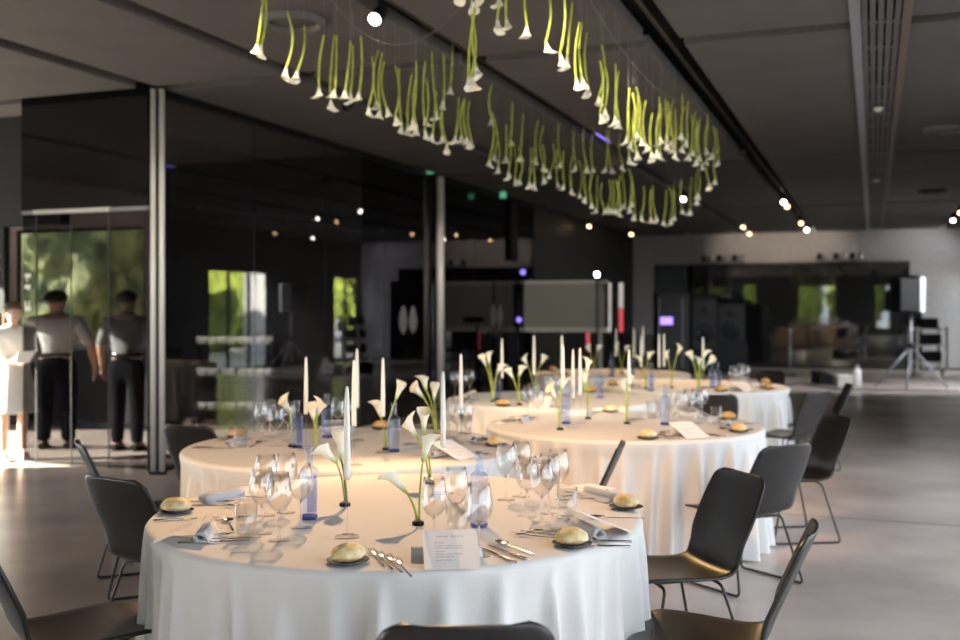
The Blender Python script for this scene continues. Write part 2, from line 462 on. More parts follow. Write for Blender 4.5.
# ------------------------------------------------------------------ tables and cloths
def make_cloth(R, seed):
    rnd = random.Random(seed); n = 480
    ridges = []; a = rnd.random()*.2
    while a < 2*PI-.08:
        ridges.append((a, rnd.uniform(.024, .055), rnd.uniform(.45, 1.0), rnd.uniform(-.05, .05), rnd.uniform(0, .10)))
        a += rnd.uniform(.10, .21)
    def wav(a, t):
        v = 0
        for c0, w0, h0, sl, st in ridges:
            dd = (a-c0-sl*t+PI) % (2*PI)-PI
            if abs(dd) < .4: v += h0*math.exp(-(dd/(w0*(.75+.35*t)))**2)*max(0, (t-st)/(1-st))**.62
        return v
    rows = []
    for r in (0.02, .25, .5, .75, .9, .97): rows.append([(R*r*math.cos(2*PI*i/n), R*r*math.sin(2*PI*i/n), 0) for i in range(n)])
    for t in range(5):
        a_ = t/4*PI/2; rr = R-.022+.022*math.sin(a_); z = -.022+.022*math.cos(a_)
        rows.append([(rr*math.cos(2*PI*i/n), rr*math.sin(2*PI*i/n), z) for i in range(n)])
    for k in range(1, 15):
        t = k/14; z = -.022 - t*(TZ-.022-.012); row = []
        for i in range(n):
            a = 2*PI*i/n
            rr = R - .09*t**.6 + .16*wav(a, t)
            row.append((rr*math.cos(a), rr*math.sin(a), z))
        rows.append(row)
    b = MB(); b.grid(rows, True, True); b.add(rows[0], [tuple(range(n))])
    return b
TABLES = {}
def table(key, px, d, R, label, seed):
    c = P(px, d); TABLES[key] = (c, R)
    t = thing('round_table', 'round table under the cloth of the ' + label, 'table', (c.x, c.y, 0))
    obj('tabletop', MB().lathe([(R-.06, TZ-.045), (R-.05, TZ-.04), (R-.05, TZ-.012), (R-.06, TZ-.01)], 48), 'grey_metal', t)
    for sx in (-1, 1):
        for sy in (-1, 1):
            obj('leg', MB().tube([(sx*.4, sy*.4, TZ-.046), (sx*.45, sy*.45, .001)], .016), 'chair_frame', t)
    o = obj('tablecloth', make_cloth(R, seed), 'cloth', None, (c.x, c.y, TZ))
    tag(o, 'floor length white cloth on the ' + label, 'tablecloth', 'white round tablecloths')
table('T1', 398, 3.89, .905, 'large front table nearest the camera', 1)
table('T2', 352, 5.76, .92, 'left table just behind the front table', 2)
table('T3', 623, 6.85, .905, 'right middle table beside the chairs', 3)
table('T4', 550, 8.80, .88, 'table half hidden behind the right middle one', 4)
table('T5', 693, 10.35, .93, 'back right table with the chair backs beyond it', 5)
table('T6', 612, 12.4, .92, 'farthest table before the dark stage', 6)
NAMES = {'T1': 'front table', 'T2': 'left rear table', 'T3': 'right middle table', 'T4': 'half hidden fourth table', 'T5': 'back right table', 'T6': 'farthest table'}

# ------------------------------------------------------------------ chairs
def chair_shell():
    # profile from the seat front to the back top: (forward, up, half width)
    prof = []
    pts = [(.235, .385, .19), (.225, .400, .205), (.17, .408, .215), (.05, .402, .218), (-.07, .395, .212), (-.14, .397, .205), (-.185, .412, .20),
           (-.212, .445, .20), (-.235, .50, .207), (-.263, .56, .215), (-.292, .62, .219), (-.321, .68, .214), (-.343, .725, .206), (-.357, .755, .199), (-.366, .775, .193)]
    pts = [(f, z if z < .42 else .42+(z-.42)*1.075, w) for f, z, w in pts]
    fine = []
    n = len(pts)
    for i in range(n-1):
        p0, p1, p2, p3 = pts[max(i-1, 0)], pts[i], pts[i+1], pts[min(i+2, n-1)]
        for k in range(4):
            t = k/4
            fine.append(tuple(.5*((2*b)+(-a+c)*t+(2*a-5*b+4*c-d)*t*t+(-a+3*b-3*c+d)*t**3) for a, b, c, d in zip(p0, p1, p2, p3)))
    fine.append(pts[-1])
    # distance along, for rounded corners
    L = [0]
    for a, c in zip(fine, fine[1:]): L.append(L[-1]+math.hypot(a[0]-c[0], a[1]-c[1]))
    tot = L[-1]; rows = []; m = 14
    for i, (f, z, w) in enumerate(fine):
        r1, r2 = .055, .048
        e1, e2 = L[i], tot-L[i]
        if e1 < r1: w -= r1-math.sqrt(max(0, r1*r1-(r1-e1)**2))
        if e2 < r2: w -= r2-math.sqrt(max(0, r2*r2-(r2-e2)**2))
        back = max(0, min(1, (z-.42)/.12))
        row = []
        for k in range(m+1):
            u = -1+2*k/m
            cv = (abs(u)**2.4)
            row.append((u*w, f+.026*cv*back, z+.012*cv*(1-back)))
        rows.append(row)
    me = MB().grid(rows).mesh('seat_shell')
    return solid(me, .011)
def round_path(pts, r=.03, k=5):
    out = [Vector(pts[0])]
    for a, b_, c in zip(pts, pts[1:], pts[2:]):
        a, b_, c = Vector(a), Vector(b_), Vector(c)
        u = (a-b_).normalized()*r; v = (c-b_).normalized()*r
        for i in range(k+1):
            t = i/k; out.append((b_+u)*(1-t)**2 + b_*2*t*(1-t) + (b_+v)*t*t)
    out.append(Vector(pts[-1])); return out
def make_chair():
    t = thing('chair', '', 'chair')
    obj('seat_shell', chair_shell(), 'chair_shell', t)
    for s in (-1, 1):
        pth = round_path([(s*.06, .12, .380), (s*.185, .125, .376), (s*.245, .215, .008), (s*.25, -.235, .008), (s*.185, -.135, .376), (s*.06, -.13, .380)])
        obj('sled_leg', MB().tube(pth, .0068, 8), 'chair_frame', t)
    obj('seat_plate', MB().box(-.12, .12, -.14, .13, .378, .388), 'chair_frame', t)
    return t
def chair(px, d, face, label, group='black shell chairs with sled legs'):
    # face: direction the sitter looks, in (right, ahead) terms as seen from the camera
    c = P(px, d); fx = LD(face[0], face[1]); a = math.atan2(fx.y, fx.x)-PI/2
    return place('chair', make_chair, label, 'chair', (c.x, c.y, 0), a, group)
chair(81, 3.61, (.80, .55), 'black shell chair cut off at the bottom left corner, seat side on')
chair(176, 4.70, (.55, .83), 'black shell chair seen from behind, left of the front table')
chair(224, 6.72, (.45, .90), 'black shell chair at the left edge of the left rear table, by the steel posts')
chair(147, 5.72, (.90, .44), 'black shell chair seen edge on, peeking out behind the chair left of the front table')
chair(461, 2.70, (-.05, 1), 'black shell chair cropped at the bottom, only its back top before the menu card')
chair(704, 3.52, (-.93, .36), 'black shell chair cut off at the bottom right, its back turned to the aisle')
chair(671, 4.44, (-.95, -.30), 'black shell chair with a golden sheen on its seat, right of the front table')
chair(739, 5.78, (-.55, .84), 'grey looking shell chair seen from behind before the right middle table')
chair(790, 6.95, (-.98, -.12), 'dark shell chair seen side on right of the right middle table')
chair(785, 9.26, (-.66, .75), 'grey looking shell chair seen from behind at the back right table')
chair(812, 10.05, (-.97, .2), 'dark narrow looking shell chair farthest along the aisle by the back right table')
chair(556, 5.60, (-.98, .20), 'dark grey chair back peeking up between the front table and the right middle table')
chair(706, 9.10, (.02, 1), 'dark brown looking chair back before the back right table cloth')
chair(757, 11.95, (-.6, -.8), 'small dark chair behind the glasses of the back right table')
chair(552, 14.6, (.4, -.9), 'far bluish dark chair beyond the candles of the fourth table')

# ------------------------------------------------------------------ tableware prototypes
def make_wine():
    t = thing('wine_glass', '', 'wine glass')
    obj('bowl', MB().lathe([(.0045, .092), (.012, .096), (.026, .108), (.038, .126), (.043, .145), (.0425, .165), (.038, .19), (.0325, .222), (.0318, .2225), (.037, .19), (.0412, .165), (.0417, .145), (.0365, .127), (.025, .110), (.010, .0995), (0, .0985)], 28, closed_ends=False), 'wine_glass', t)
    obj('stem', MB().lathe([(.007, .0055), (.0045, .012), (.0036, .03), (.0036, .075), (.0045, .092), (0, .096)], 16, closed_ends=False), 'glass_stem', t)
    obj('foot', MB().lathe([(0, 0), (.036, 0), (.0365, .0012), (.034, .0024), (.012, .0045), (.007, .0055)], 28, closed_ends=False), 'glass_foot', t)
    return t
def make_tumbler():
    t = thing('water_tumbler', '', 'tumbler')
    obj('body', MB().lathe([(0, 0), (.031, 0), (.033, .003), (.0375, .115), (.0363, .1152), (.0315, .012), (0, .010)], 28, closed_ends=False), 'wine_glass', t)
    return t
def make_bottle():
    t = thing('water_bottle', '', 'bottle')
    obj('glass_body', MB().lathe([(.0, .006), (.026, .004), (.0305, .010), (.031, .16), (.0325, .168), (.0325, .174), (.028, .182), (.0145, .192), (.0135, .20), (.013, .235)], 28, closed_ends=False), 'bottle_blue', t)
    obj('base', MB().lathe([(0, 0), (.029, 0), (.0308, .004), (.0308, .014), (0, .014)], 28, closed_ends=False), 'bottle_cobalt', t)
    b = MB(); rows = []
    for z in (.03, .158): rows.append([(.0318*math.cos(a*PI/180), .0318*math.sin(a*PI/180), z) for a in range(-150, -70, 10)])
    b.grid(rows); obj('printed_panel', b, 'bottle_panel', t)
    obj('cap', MB().lathe([(.0142, .236), (.0148, .238), (.0148, .258), (.0138, .261), (0, .261)], 20, closed_ends=False), 'bottle_blue', t)
    return t
def make_holder():
    t = thing('candle_holder', '', 'candle holder')
    obj('base', MB().lathe([(0, 0), (.042, 0), (.042, .005), (.04, .006), (0, .006)], 28, closed_ends=False), 'glass_foot', t)
    obj('rod', MB().lathe([(.0048, .006), (.0048, .185), (.011, .192), (.0125, .205), (.0115, .205), (.0095, .194), (0, .19)], 14, closed_ends=False), 'acrylic', t)
    return t
def make_candle():
    t = thing('taper_candle', '', 'candle')
    obj('wax', MB().lathe([(0, 0), (.0105, 0), (.0112, .01), (.0108, .10), (.0095, .20), (.0075, .27), (.0055, .30), (.003, .307), (0, .309)], 16, closed_ends=False), 'wax', t)
    obj('wick', MB().tube([(0, 0, .305), (.0005, 0, .314), (.004, .001, .321)], .0011, 6), 'wick', t)
    return t
def bloom_mesh(L=.085, R=.034, tip=.6):
    rows = []; n = 22
    for k in range(15):
        t = k/14
        r = .006 + (R*.55)*t**1.0 + R*.55*max(0, t-.55)**1.6*2.3
        row = []
        for i in range(n):
            a = 2*PI*i/n
            q = max(0, math.cos(a))**3
            rr = r*(1+tip*q*t**4) * (1-.12*max(0, -math.cos(a))*t)
            z = L*t - (.010*math.cos(a) if t > .5 else 0)*((t-.5)*2 if t > .5 else 0)*-1.0
            z += -.020*q*max(0, t-.75)*4*.6 + .018*max(0, math.cos(a))*t**2
            row.append((rr*math.cos(a), rr*math.sin(a), z))
        rows.append(row)
    return MB().grid(rows, True, True).mesh('bloom')
BLOOM = setm(bloom_mesh(), 'bloom')
BLOOM_SLIM = setm(bloom_mesh(.092, .026, .9), 'bloom')
SPADIX = setm(MB().tube([(0, 0, .012), (.002, 0, .035), (.004, 0, .058)], [.004, .0042, .002], 8).mesh('spadix'), 'spadix')
def calla(base, tip, label, lean=None, group=None, slim=False, stem='stem', scale=1.0, thick=.0042):
    """upright calla: from a table point to the throat of its bloom"""
    base = Vector(base); tip = Vector(tip); v = tip-base
    t = thing('calla_lily', label, 'flower', base, 0, group)
    lean = Vector(lean or (0, 0, 1))
    ctrl = Vector((v.x*.15, v.y*.15, v.z*.62)); pts = []
    for k in range(9):
        s = k/8; pts.append(Vector((0,0,0))*(1-s)**2 + ctrl*2*s*(1-s) + v*s*s)
    obj('stem', MB().tube(pts, [thick*(1.15-.3*k/8) for k in range(9)], 8), stem, t)
    dirv = ((pts[-1]-pts[-2]).normalized()*.7+lean.normalized()*.6).normalized()
    q = dirv.to_track_quat('Z', 'X') @ Matrix.Rotation(random.uniform(0, 6.28), 3, 'Z').to_quaternion()
    bl = obj('bloom', BLOOM_SLIM if slim else BLOOM, 'bloom', t, pts[-1]-dirv*.006); bl.rotation_mode = 'QUATERNION'; bl.rotation_quaternion = q; bl.scale = (scale,)*3
    obj('spadix', SPADIX, 'spadix', bl)
    return t
def make_kenzan():
    t = thing('flower_holder', '', 'flower holder')
    obj('disc', MB().lathe([(0, 0), (.021, 0), (.021, .010), (.019, .012), (0, .012)], 22, closed_ends=False), 'black', t)
    b = MB()
    for k in range(10): b.tube([(.012*math.cos(k*.63), .012*math.sin(k*.63), .011), (.012*math.cos(k*.63), .012*math.sin(k*.63), .018)], .0012, 5)
    obj('pins', b, 'grey_metal', t)
    return t
def make_bread(seed=0, dark=False):
    def f():
        t = thing('bread_roll', '', 'bread')
        bm = bmesh.new(); bmesh.ops.create_icosphere(bm, subdivisions=4, radius=1)
        for v in bm.verts:
            p = v.co.copy(); n_ = noise.noise(p*1.6+Vector((seed, 3, 1)))
            cr = -.10*math.exp(-((p.x*.4+p.y-.15)/.13)**2)*max(0, p.z)
            k = 1+.07*n_+cr
            v.co = Vector((p.x*.056*k, p.y*.046*k, (p.z*.033 if p.z > 0 else p.z*.020)*k+.020))
        me = bpy.data.meshes.new('crust'); bm.to_mesh(me); bm.free()
        for p in me.polygons: p.use_smooth = True
        obj('crust', me, 'bread_dark' if dark else 'bread', t)
        b = MB(); rows = []
        for k in range(9):
            a = -.9+1.8*k/8; rows.append([(.05*math.sin(a), .012+j*.004, .046-.018*a*a+(.002 if j == 1 else 0)) for j in range(3)])
        b.grid(rows)
        return t
    return f
def make_plate():
    t = thing('bread_plate', '', 'plate')
    obj('dish', MB().lathe([(0, .002), (.035, .002), (.04, .003), (.062, .009), (.065, .011), (.062, .012), (.04, .0055), (0, .005)], 36, closed_ends=False), 'plate', t)
    obj('foot_ring', MB().lathe([(.034, 0), (.037, 0), (.037, .003), (.034, .003)], 30, closed_ends=False), 'plate', t)
    return t
def make_napkin():
    t = thing('rolled_napkin', '', 'napkin')
    pts = []; rows = []
    n = 34
    for k in range(n+1):
        a = k/n*2.2*2*PI; r = .011+.012*k/n
        pts.append((r*math.cos(a), .026+r*math.sin(a)*.95))
    pts += [(.03, .006), (.055, .003)]
    for j in range(7):
        x = -.105+.21*j/6
        rows.append([(x+.004*math.sin(i*.4+j), p[0]*(1+.03*math.sin(j*1.7)), p[1]) for i, p in enumerate(pts)])
    me = solid(MB().grid(rows).mesh('cloth'), .0022)
    zs = min(v.co.z for v in me.vertices)
    for v in me.vertices: v.co.z -= zs
    for v in me.vertices: v.co.z *= .86
    obj('linen', me, 'napkin', t)
    return t
def make_menu():
    t = thing('menu_card', '', 'menu card')
    obj('card', MB().box(-.083, .083, -.10, .10, 0, .0012), 'paper', t)
    b = MB(); rnd = random.Random(4)
    x = -.042
    while x < .042:
        w = rnd.uniform(.004, .009); b.box(x, x+w, .062, .067, .0013, .0016); x += w+(.004 if rnd.random() < .7 else .009)
    for y, n_ in ((.030, 1), (.014, 3), (.002, 3), (-.014, 1), (-.028, 3), (-.040, 2), (-.058, 2)):
        x = -.048
        for k in range(n_):
            w = rnd.uniform(.018, .030); b.box(x, x+w, y, y+.0028, .0013, .0016); x += w+.004
    obj('print', b, 'ink', t)
    return t
def make_fork():
    t = thing('fork', '', 'fork')
    b = MB()
    hl = [(-.105, .0045), (-.06, .0040), (-.02, .003), (.02, .0026), (.035, .003), (.046, .009), (.055, .0115)]
    rows = []
    for y, w in hl:
        z = .004+.006*max(0, (y-.0)/.05)**1.5*.6
        rows.append([(-w, y, z), (-w*.5, y, z+.0016), (w*.5, y, z+.0016), (w, y, z), (w*.5, y, z-.0012), (-w*.5, y, z-.0012)])
    b.grid(rows, True, True)
    for k in range(4):
        x = -.0098+.00655*k
        b.tube([(x, .053, .0085), (x, .075, .0075), (x*.97, .098, .011)], [.0019, .0017, .0009], 6)
    obj('steel_body', b, 'cutlery', t); return t
def make_knife():
    t = thing('knife', '', 'knife')
    b = MB(); rows = []
    for y, w, h in ((-.115, .004, .003), (-.11, .006, .004), (-.03, .0045, .0035), (-.01, .004, .003)):
        rows.append([(-w, y, .004), (-w*.6, y, .004+h), (w*.6, y, .004+h), (w, y, .004), (w*.6, y, .001), (-w*.6, y, .001)])
    b.grid(rows, True, True); b.add(rows[0], [tuple(range(6))])
    obj('handle', b, 'cutlery', t)
    b = MB(); b.prism([(-.004, -.012), (.0045, -.012), (.008, .01), (.0085, .07), (.004, .105), (-.003, .11), (-.0045, .06)], .003, .0046)
    obj('blade', b, 'cutlery', t); return t
def make_spoon():
    t = thing('spoon', '', 'spoon')
    b = MB(); rows = []
    for y, w in ((-.1, .004), (-.095, .0055), (-.03, .0035), (.03, .0026), (.045, .003)):
        rows.append([(-w, y, .004), (-w*.5, y, .0056), (w*.5, y, .0056), (w, y, .004), (w*.5, y, .0028), (-w*.5, y, .0028)])
    b.grid(rows, True, True); obj('handle', b, 'cutlery', t)
    b = MB(); rows = []
    for k in range(9):
        s = k/8; rr = s
        rows.append([(.0195*rr*math.cos(a*PI/10), .072+.030*rr*math.sin(a*PI/10), .0022+.007*rr*rr) for a in range(20)])
    b.grid(rows, True, True)
    obj('bowl', solid(b.mesh('bowl'), .0012), 'cutlery', t); return t

Z0 = TZ+.0008
def wine(p, label, group): return place('wine', make_wine, label, 'wine glass', (p.x, p.y, Z0), random.uniform(0, 6), group)
def tumbler(p, label, group=None): return place('tumbler', make_tumbler, label, 'tumbler', (p.x, p.y, Z0), 0, group)
def bottle(p, label, rz=None): return place('bottle', make_bottle, label, 'bottle', (p.x, p.y, Z0), YAW+(rz if rz is not None else random.uniform(.3, 1.2)), 'blue water bottles')
def candle(p, where, lift=0.0, sc=1.0):
    place('holder', make_holder, 'clear candle holder ' + where, 'candle holder', (p.x, p.y, Z0), 0, 'clear candle holders')
    place('candle', make_candle, 'white taper candle ' + where, 'candle', (p.x, p.y, Z0+.192), random.uniform(0, 6), 'white taper candles', None, sc)
def bread(p, where, rz=0.0, dark=False, seed=0):
    place('plate', make_plate, 'plate under the bread roll ' + where, 'plate', (p.x, p.y, Z0), 0, 'bread plates')
    place('bread%d%d' % (seed, dark), make_bread(seed, dark), 'golden bread roll ' + where, 'bread roll', (p.x, p.y, Z0+.0055), rz, 'bread rolls')
def kenzan(p, where): place('kenzan', make_kenzan, 'black pin disc holding callas ' + where, 'flower holder', (p.x, p.y, Z0), 0, 'flower pin discs')
def flat(kind, mk, p, ang, label, group, z=Z0, tilt=None):
    return place(kind, mk, label, kind.replace('_', ' '), (p.x, p.y, z), ang, group, tilt)
ORD = ['first', 'second', 'third', 'fourth', 'fifth', 'sixth', 'seventh', 'eighth']
def polar(key, deg, r, side=0.0):
    c, R = TABLES[key]; a = math.radians(deg)
    lat, dep = math.cos(a), math.sin(a)
    u = LD(lat, dep); v = LD(-dep, lat)                      # outward; v = sitter's right hand
    return c + u*r + v*side, math.atan2(-u.y, -u.x)-PI/2      # point, facing inwards
def setting(key, deg, where, parts='bfnmks', seed=0):
    """a place setting; b bread, f forks, n napkin, m menu, k knives, s spoon across the top"""
    w = 'in the setting ' + where
    g = 'cutlery on the ' + NAMES[key]
    if 'b' in parts: p, a = polar(key, deg, .74, -.29); bread(p, where, a+random.uniform(-.5, .5), seed=seed, dark=key not in ('T1',) and seed % 2 == 1)
    if 'f' in parts:
        for k in range(3):
            p, a = polar(key, deg, .72, -.20+.034*k); flat('fork', make_fork, p, a+random.uniform(-.05, .05), 'steel fork, %s from the bread %s' % (ORD[k], where), g)
    if 'n' in parts: p, a = polar(key, deg, .675, 0); flat('rolled_napkin', make_napkin, p, a, 'rolled grey linen napkin ' + w, 'rolled napkins')
    if 'm' in parts:
        p, a = polar(key, deg, .735, .0)
        place('menu_card', make_menu, 'printed white menu card ' + w, 'menu card', (p.x, p.y, Z0+.0385), 0, 'menu cards', (math.radians(22), 0, a))
    if 'k' in parts:
        for k in range(2):
            p, a = polar(key, deg, .72, .15+.035*k); flat('knife', make_knife, p, a+random.uniform(-.06, .06), 'steel knife, %s from the napkin %s' % (ORD[k], where), g)
    if 's' in parts:
        p, a = polar(key, deg, .54, .02); flat('spoon', make_spoon, p, a+PI/2, 'steel dessert spoon ' + w, g)

# ---- front table (T1), laid piece by piece
def T(px, py): return G(px, py, TZ)
def ang(dx, dy):                                             # heading of a (right, ahead) direction
    v = LD(dx, dy); return math.atan2(v.y, v.x)-PI/2
bread(T(176, 513), 'at the left rim of the front table', .4, seed=1)
bread(T(348, 563), 'beside four forks on the front table', 1.2, seed=2)
bread(T(572, 546), 'on the near right of the front table', .8, seed=3)
bread(T(626, 509), 'at the far right rim of the front table', 2.0, seed=4)
for k, (x, y) in enumerate(((377, 559), (385, 562), (394, 565), (403, 569))):
    p = T(x, y); flat('fork', make_fork, p, ang(-.30, 1), 'steel fork, %s of four right of the near bread roll' % ORD[k], 'cutlery on the front table')
p = P(447, 3.15); flat('rolled_napkin', make_napkin, p, ang(.05, -1), 'rolled grey napkin under the menu card at the near rim', 'rolled napkins')
p = P(451, 3.10); place('menu_card', make_menu, 'white menu card facing the camera at the near rim of the front table', 'menu card', (p.x, p.y, Z0+.0385), 0, 'menu cards', (math.radians(22), 0, ang(-.10, 1)))
for kd, mk, x, y, dx in (('knife', make_knife, 497, 556, -.55), ('knife', make_knife, 506, 553, -.6), ('spoon', make_spoon, 515, 549, -.65)):
    flat(kd, mk, T(x, y), ang(dx, 1), 'steel %s right of the near menu card, %s of three' % (kd, {497: 'nearest', 506: 'middle', 515: 'farthest'}[x]), 'cutlery on the front table')
# right place
place('menu_card', make_menu, 'white menu card lying aslant on the right of the front table', 'menu card', (*LD(.415, 3.51).xy, Z0+.0385), 0, 'menu cards', (math.radians(22), 0, ang(-.95, -.3)))
flat('rolled_napkin', make_napkin, LD(.36, 3.49), ang(-.95, -.3), 'rolled grey napkin under the aslant menu card on the right', 'rolled napkins')
for k, (x, y) in enumerate(((536, 538), (545, 536), (554, 534))):
    flat('fork', make_fork, T(x+4, y), ang(-.9, .30), 'steel fork, %s from the left beside the near right bread roll' % ORD[k], 'cutlery on the front table')
flat('knife', make_knife, T(594, 547), ang(-1, .14), 'steel knife behind the near right bread roll, nearer one', 'cutlery on the front table')
flat('knife', make_knife, T(596, 542), ang(-1, .16), 'steel knife behind the near right bread roll, farther one', 'cutlery on the front table')
flat('spoon', make_spoon, T(617, 519), ang(-1, .1), 'steel spoon beside the aslant menu card at the right rim', 'cutlery on the front table')
# far right place
flat('rolled_napkin', make_napkin, T(603, 499), ang(-.85, -.5), 'rolled grey napkin beside the far right bread roll', 'rolled napkins')
for k, (x, y) in enumerate(((583, 497), (587, 493), (577, 501))):
    flat('fork', make_fork, T(x, y), ang(-.9, -.45), 'steel fork, %s of three by the far right napkin' % ORD[k], 'cutlery on the front table')
place('menu_card', make_menu, 'menu card lying behind the far right bread roll', 'menu card', (*T(585, 489).xy, Z0+.001), ang(-.8, -.6), 'menu cards')
# left place
place('menu_card', make_menu, 'white menu card lying aslant at the left rim of the front table', 'menu card', (*LD(-.968, 3.425).xy, Z0+.0385), 0, 'menu cards', (math.radians(22), 0, ang(1, .10)))
flat('rolled_napkin', make_napkin, LD(-.91, 3.44), ang(1, .1), 'rolled grey napkin half under the left menu card', 'rolled napkins')
for kd, mk, x, y, d_, lab in (('knife', make_knife, 215, 543, (1, .20), 'steel knife nearest the camera on the left of the front table'), ('knife', make_knife, 228, 540, (1, .22), 'second steel knife on the left of the front table'),
        ('spoon', make_spoon, 230, 526, (-.35, 1), 'steel spoon standing out beside the left napkin'), ('fork', make_fork, 224, 521, (1, .5), 'steel fork beyond the left menu card'),
        ('fork', make_fork, 205, 537, (1, .15), 'steel fork beside the left napkin, under the card'), ('knife', make_knife, 187, 520, (1, .3), 'butter knife before the left bread roll'),
        ('fork', make_fork, 214, 507, (1, -.12), 'steel fork at the far left place of the front table, nearer one'), ('fork', make_fork, 210, 503, (1, -.1), 'steel fork at the far left place of the front table, farther one'),
        ('knife', make_knife, 240, 497, (1, -.35), 'steel knife at the far left place of the front table')):
    flat(kd, mk, T(x, y), ang(*d_), lab, 'cutlery on the front table')
flat('rolled_napkin', make_napkin, T(222, 500), ang(.8, -.5), 'rolled grey napkin at the far left place of the front table', 'rolled napkins')
place('menu_card', make_menu, 'menu card flat behind the far left napkin of the front table', 'menu card', (*T(247, 494).xy, Z0+.001), ang(.7, -.7), 'menu cards')
wl = [(262, 534), (279, 541), (301, 528), (266, 516), (286, 513)]
for k, (x, y) in enumerate(wl): wine(T(x, y), 'wine glass %s in the left cluster of the front table' % ('at its near left', 'nearest the camera', 'at its right by the bottle', 'at its far left', 'at its far right')[k], 'wine glasses on the front table')
tumbler(T(246, 537), 'water tumbler at the left cluster of glasses on the front table')
for (x, y), w in zip(((434, 547), (456, 533), (479, 556)), ('with the widest bowl, left behind the near menu card', 'half hidden between the callas and the centre bottle', 'right of the near menu card, before the centre bottle')):
    wine(T(x, y), 'wine glass ' + w, 'wine glasses on the front table')
tumbler(T(457, 540), 'water tumbler behind the near menu card')
for (x, y), w in zip(((506, 500), (521, 497), (527, 517), (542, 523), (549, 514), (558, 508)), ('at its far left', 'at its far back', 'at its near left', 'nearest the camera', 'in its middle right', 'at its far right')):
    wine(T(x, y), 'wine glass %s in the right cluster of the front table' % w, 'wine glasses on the front table')
tumbler(T(567, 519), 'water tumbler at the right cluster of glasses on the front table')
bottle(T(309, 519), 'clear bluish water bottle beside the left glass cluster on the front table', 1.0)
bottle(T(479, 527), 'clear bluish water bottle in the centre of the front table', -1.2)
candle(T(347, 538), 'beside the single calla on the front table')
candle(T(443, 494), 'between the tall callas on the front table')
k1 = T(345, 506); kenzan(k1, 'beside the front candle')
def V(px, py, d): return P(px, d, H+(HOR-py)*d/F)
d1 = (H-TZ)*F/(506-HOR)
calla(k1+Vector((0,0,.012)), V(336, 462, d1), 'open white calla left of the front candle, facing left', LD(-1.2, -.2, .35))
calla(k1+Vector((.006,0,.012)), V(341, 459, d1+.02), 'small closed calla behind the front candle', LD(.2, .2, 1), slim=True, stem='stem_dark')
k2 = T(418, 525); kenzan(k2, 'left of the centre bottle'); d2 = (H-TZ)*F/(525-HOR)
calla(k2+Vector((-.004,0,.012)), V(405, 491, d2), 'pale calla leaning left over the centre of the front table', LD(-.9, -.3, .9), slim=True)
calla(k2+Vector((.004,0,.012)), V(423, 460, d2), 'tall white calla standing over the centre of the front table', LD(.4, .1, 1), slim=True)
k3 = T(430, 484); kenzan(k3, 'at the back of the front table'); d3 = (H-TZ)*F/(484-HOR)
calla(k3+Vector((-.004,0,.012)), V(416, 436, d3), 'white calla at the back of the front table, left of two', LD(-.6, 0, .9))
calla(k3+Vector((.004,0,.012)), V(424, 432, d3), 'white calla at the back of the front table, right of two', LD(.4, -.2, 1.2), slim=True)

# ---- left rear table (T2)
nm = 'on the left rear table'
setting('T2', 176, 'at the left rim of the left rear table', 'bfnks', 1)
setting('T2', 20, 'at the right rim of the left rear table', 'bfnm', 4)
setting('T2', -38, 'at the near right of the left rear table', 'nmk', 2)
setting('T2', 105, 'at the far side of the left rear table', 'bnm', 3)
tumbler(T(241, 447), 'water tumbler at the left of the left rear table')
tumbler(T(466, 434), 'water tumbler at the right of the left rear table')
for (x, y), w in zip(((262, 441), (276, 446), (270, 437), (288, 440)), ('at its left', 'nearest the camera', 'at its back', 'at its right')):
    wine(T(x, y), 'wine glass %s in the left cluster of the left rear table' % w, 'wine glasses on the left rear table')
for (x, y), w in zip(((348, 436), (338, 434)), ('right of the blue bottle', 'behind the blue bottle')): wine(T(x, y), 'far wine glass %s in the middle of the left rear table' % w, 'wine glasses on the left rear table')
for (x, y), w in zip(((449, 437), (457, 441), (466, 440)), ('at its left', 'in its middle', 'at its right')): wine(T(x, y), 'wine glass %s in the right cluster of the left rear table' % w, 'wine glasses on the left rear table')
bottle(T(297, 448), 'blue water bottle beside the left glasses of the left rear table', 1.2)
bottle(T(327, 438), 'deep blue water bottle at the back of the left rear table', -1.5)
bottle(T(394, 452), 'bluish water bottle right of the middle candle of the left rear table', -.9)
candle(T(306, 450), 'beside the left bottle of the left rear table')
candle(T(357, 441), 'at the middle back of the left rear table', 0, 1.1)
candle(T(354, 466), 'at the near edge of the left rear table', 0, 1.03)
candle(T(383, 453), 'left of the right bottle of the left rear table')
candle(T(461, 444), 'of the left rear table before the lone post', 0, 1.02)
def bunch(base_px, tips, where, labels, slim=()):
    k = T(*base_px); kenzan(k, where); d = (H-TZ)*F/(base_px[1]-HOR)
    for i, (tx, ty, lx, ly, lz) in enumerate(tips):
        calla(k+Vector((.004*(i-1), 0, .012)), V(tx, ty, d+.02*i), labels[i], LD(lx, ly, lz), slim=(i in slim), thick=.0045)
bunch((316, 452), [(314, 420, -.3, 0, 1), (317, 416, .9, 0, 1)], 'beside the left candle of the left rear table', ['yellowish calla behind the left candle of the left rear table', 'white calla leaning right between bottles on the left rear table'])
bunch((292, 447), [(290, 412, -.9, -.2, .5)], 'by the left bottle of the left rear table', ['white calla drooping left over the blue bottle on the left rear table'])
bunch((386, 450), [(381, 417, -.2, 0, 1), (396, 399, .3, 0, 1)], 'behind the right bottle of the left rear table', ['white calla hidden behind the middle candle of the left rear table', 'small calla rising behind the right bottle of the left rear table'], (1,))
bunch((436, 436), [(423, 397, -.9, -.3, .7), (426, 390, .1, 0, 1), (434, 400, .3, 0, 1)], 'at the right of the left rear table', ['wide open calla at the right of the left rear table, leaning left', 'upright calla at the right of the left rear table, tallest of three', 'slender calla at the right of the left rear table, right of three'], (2,))
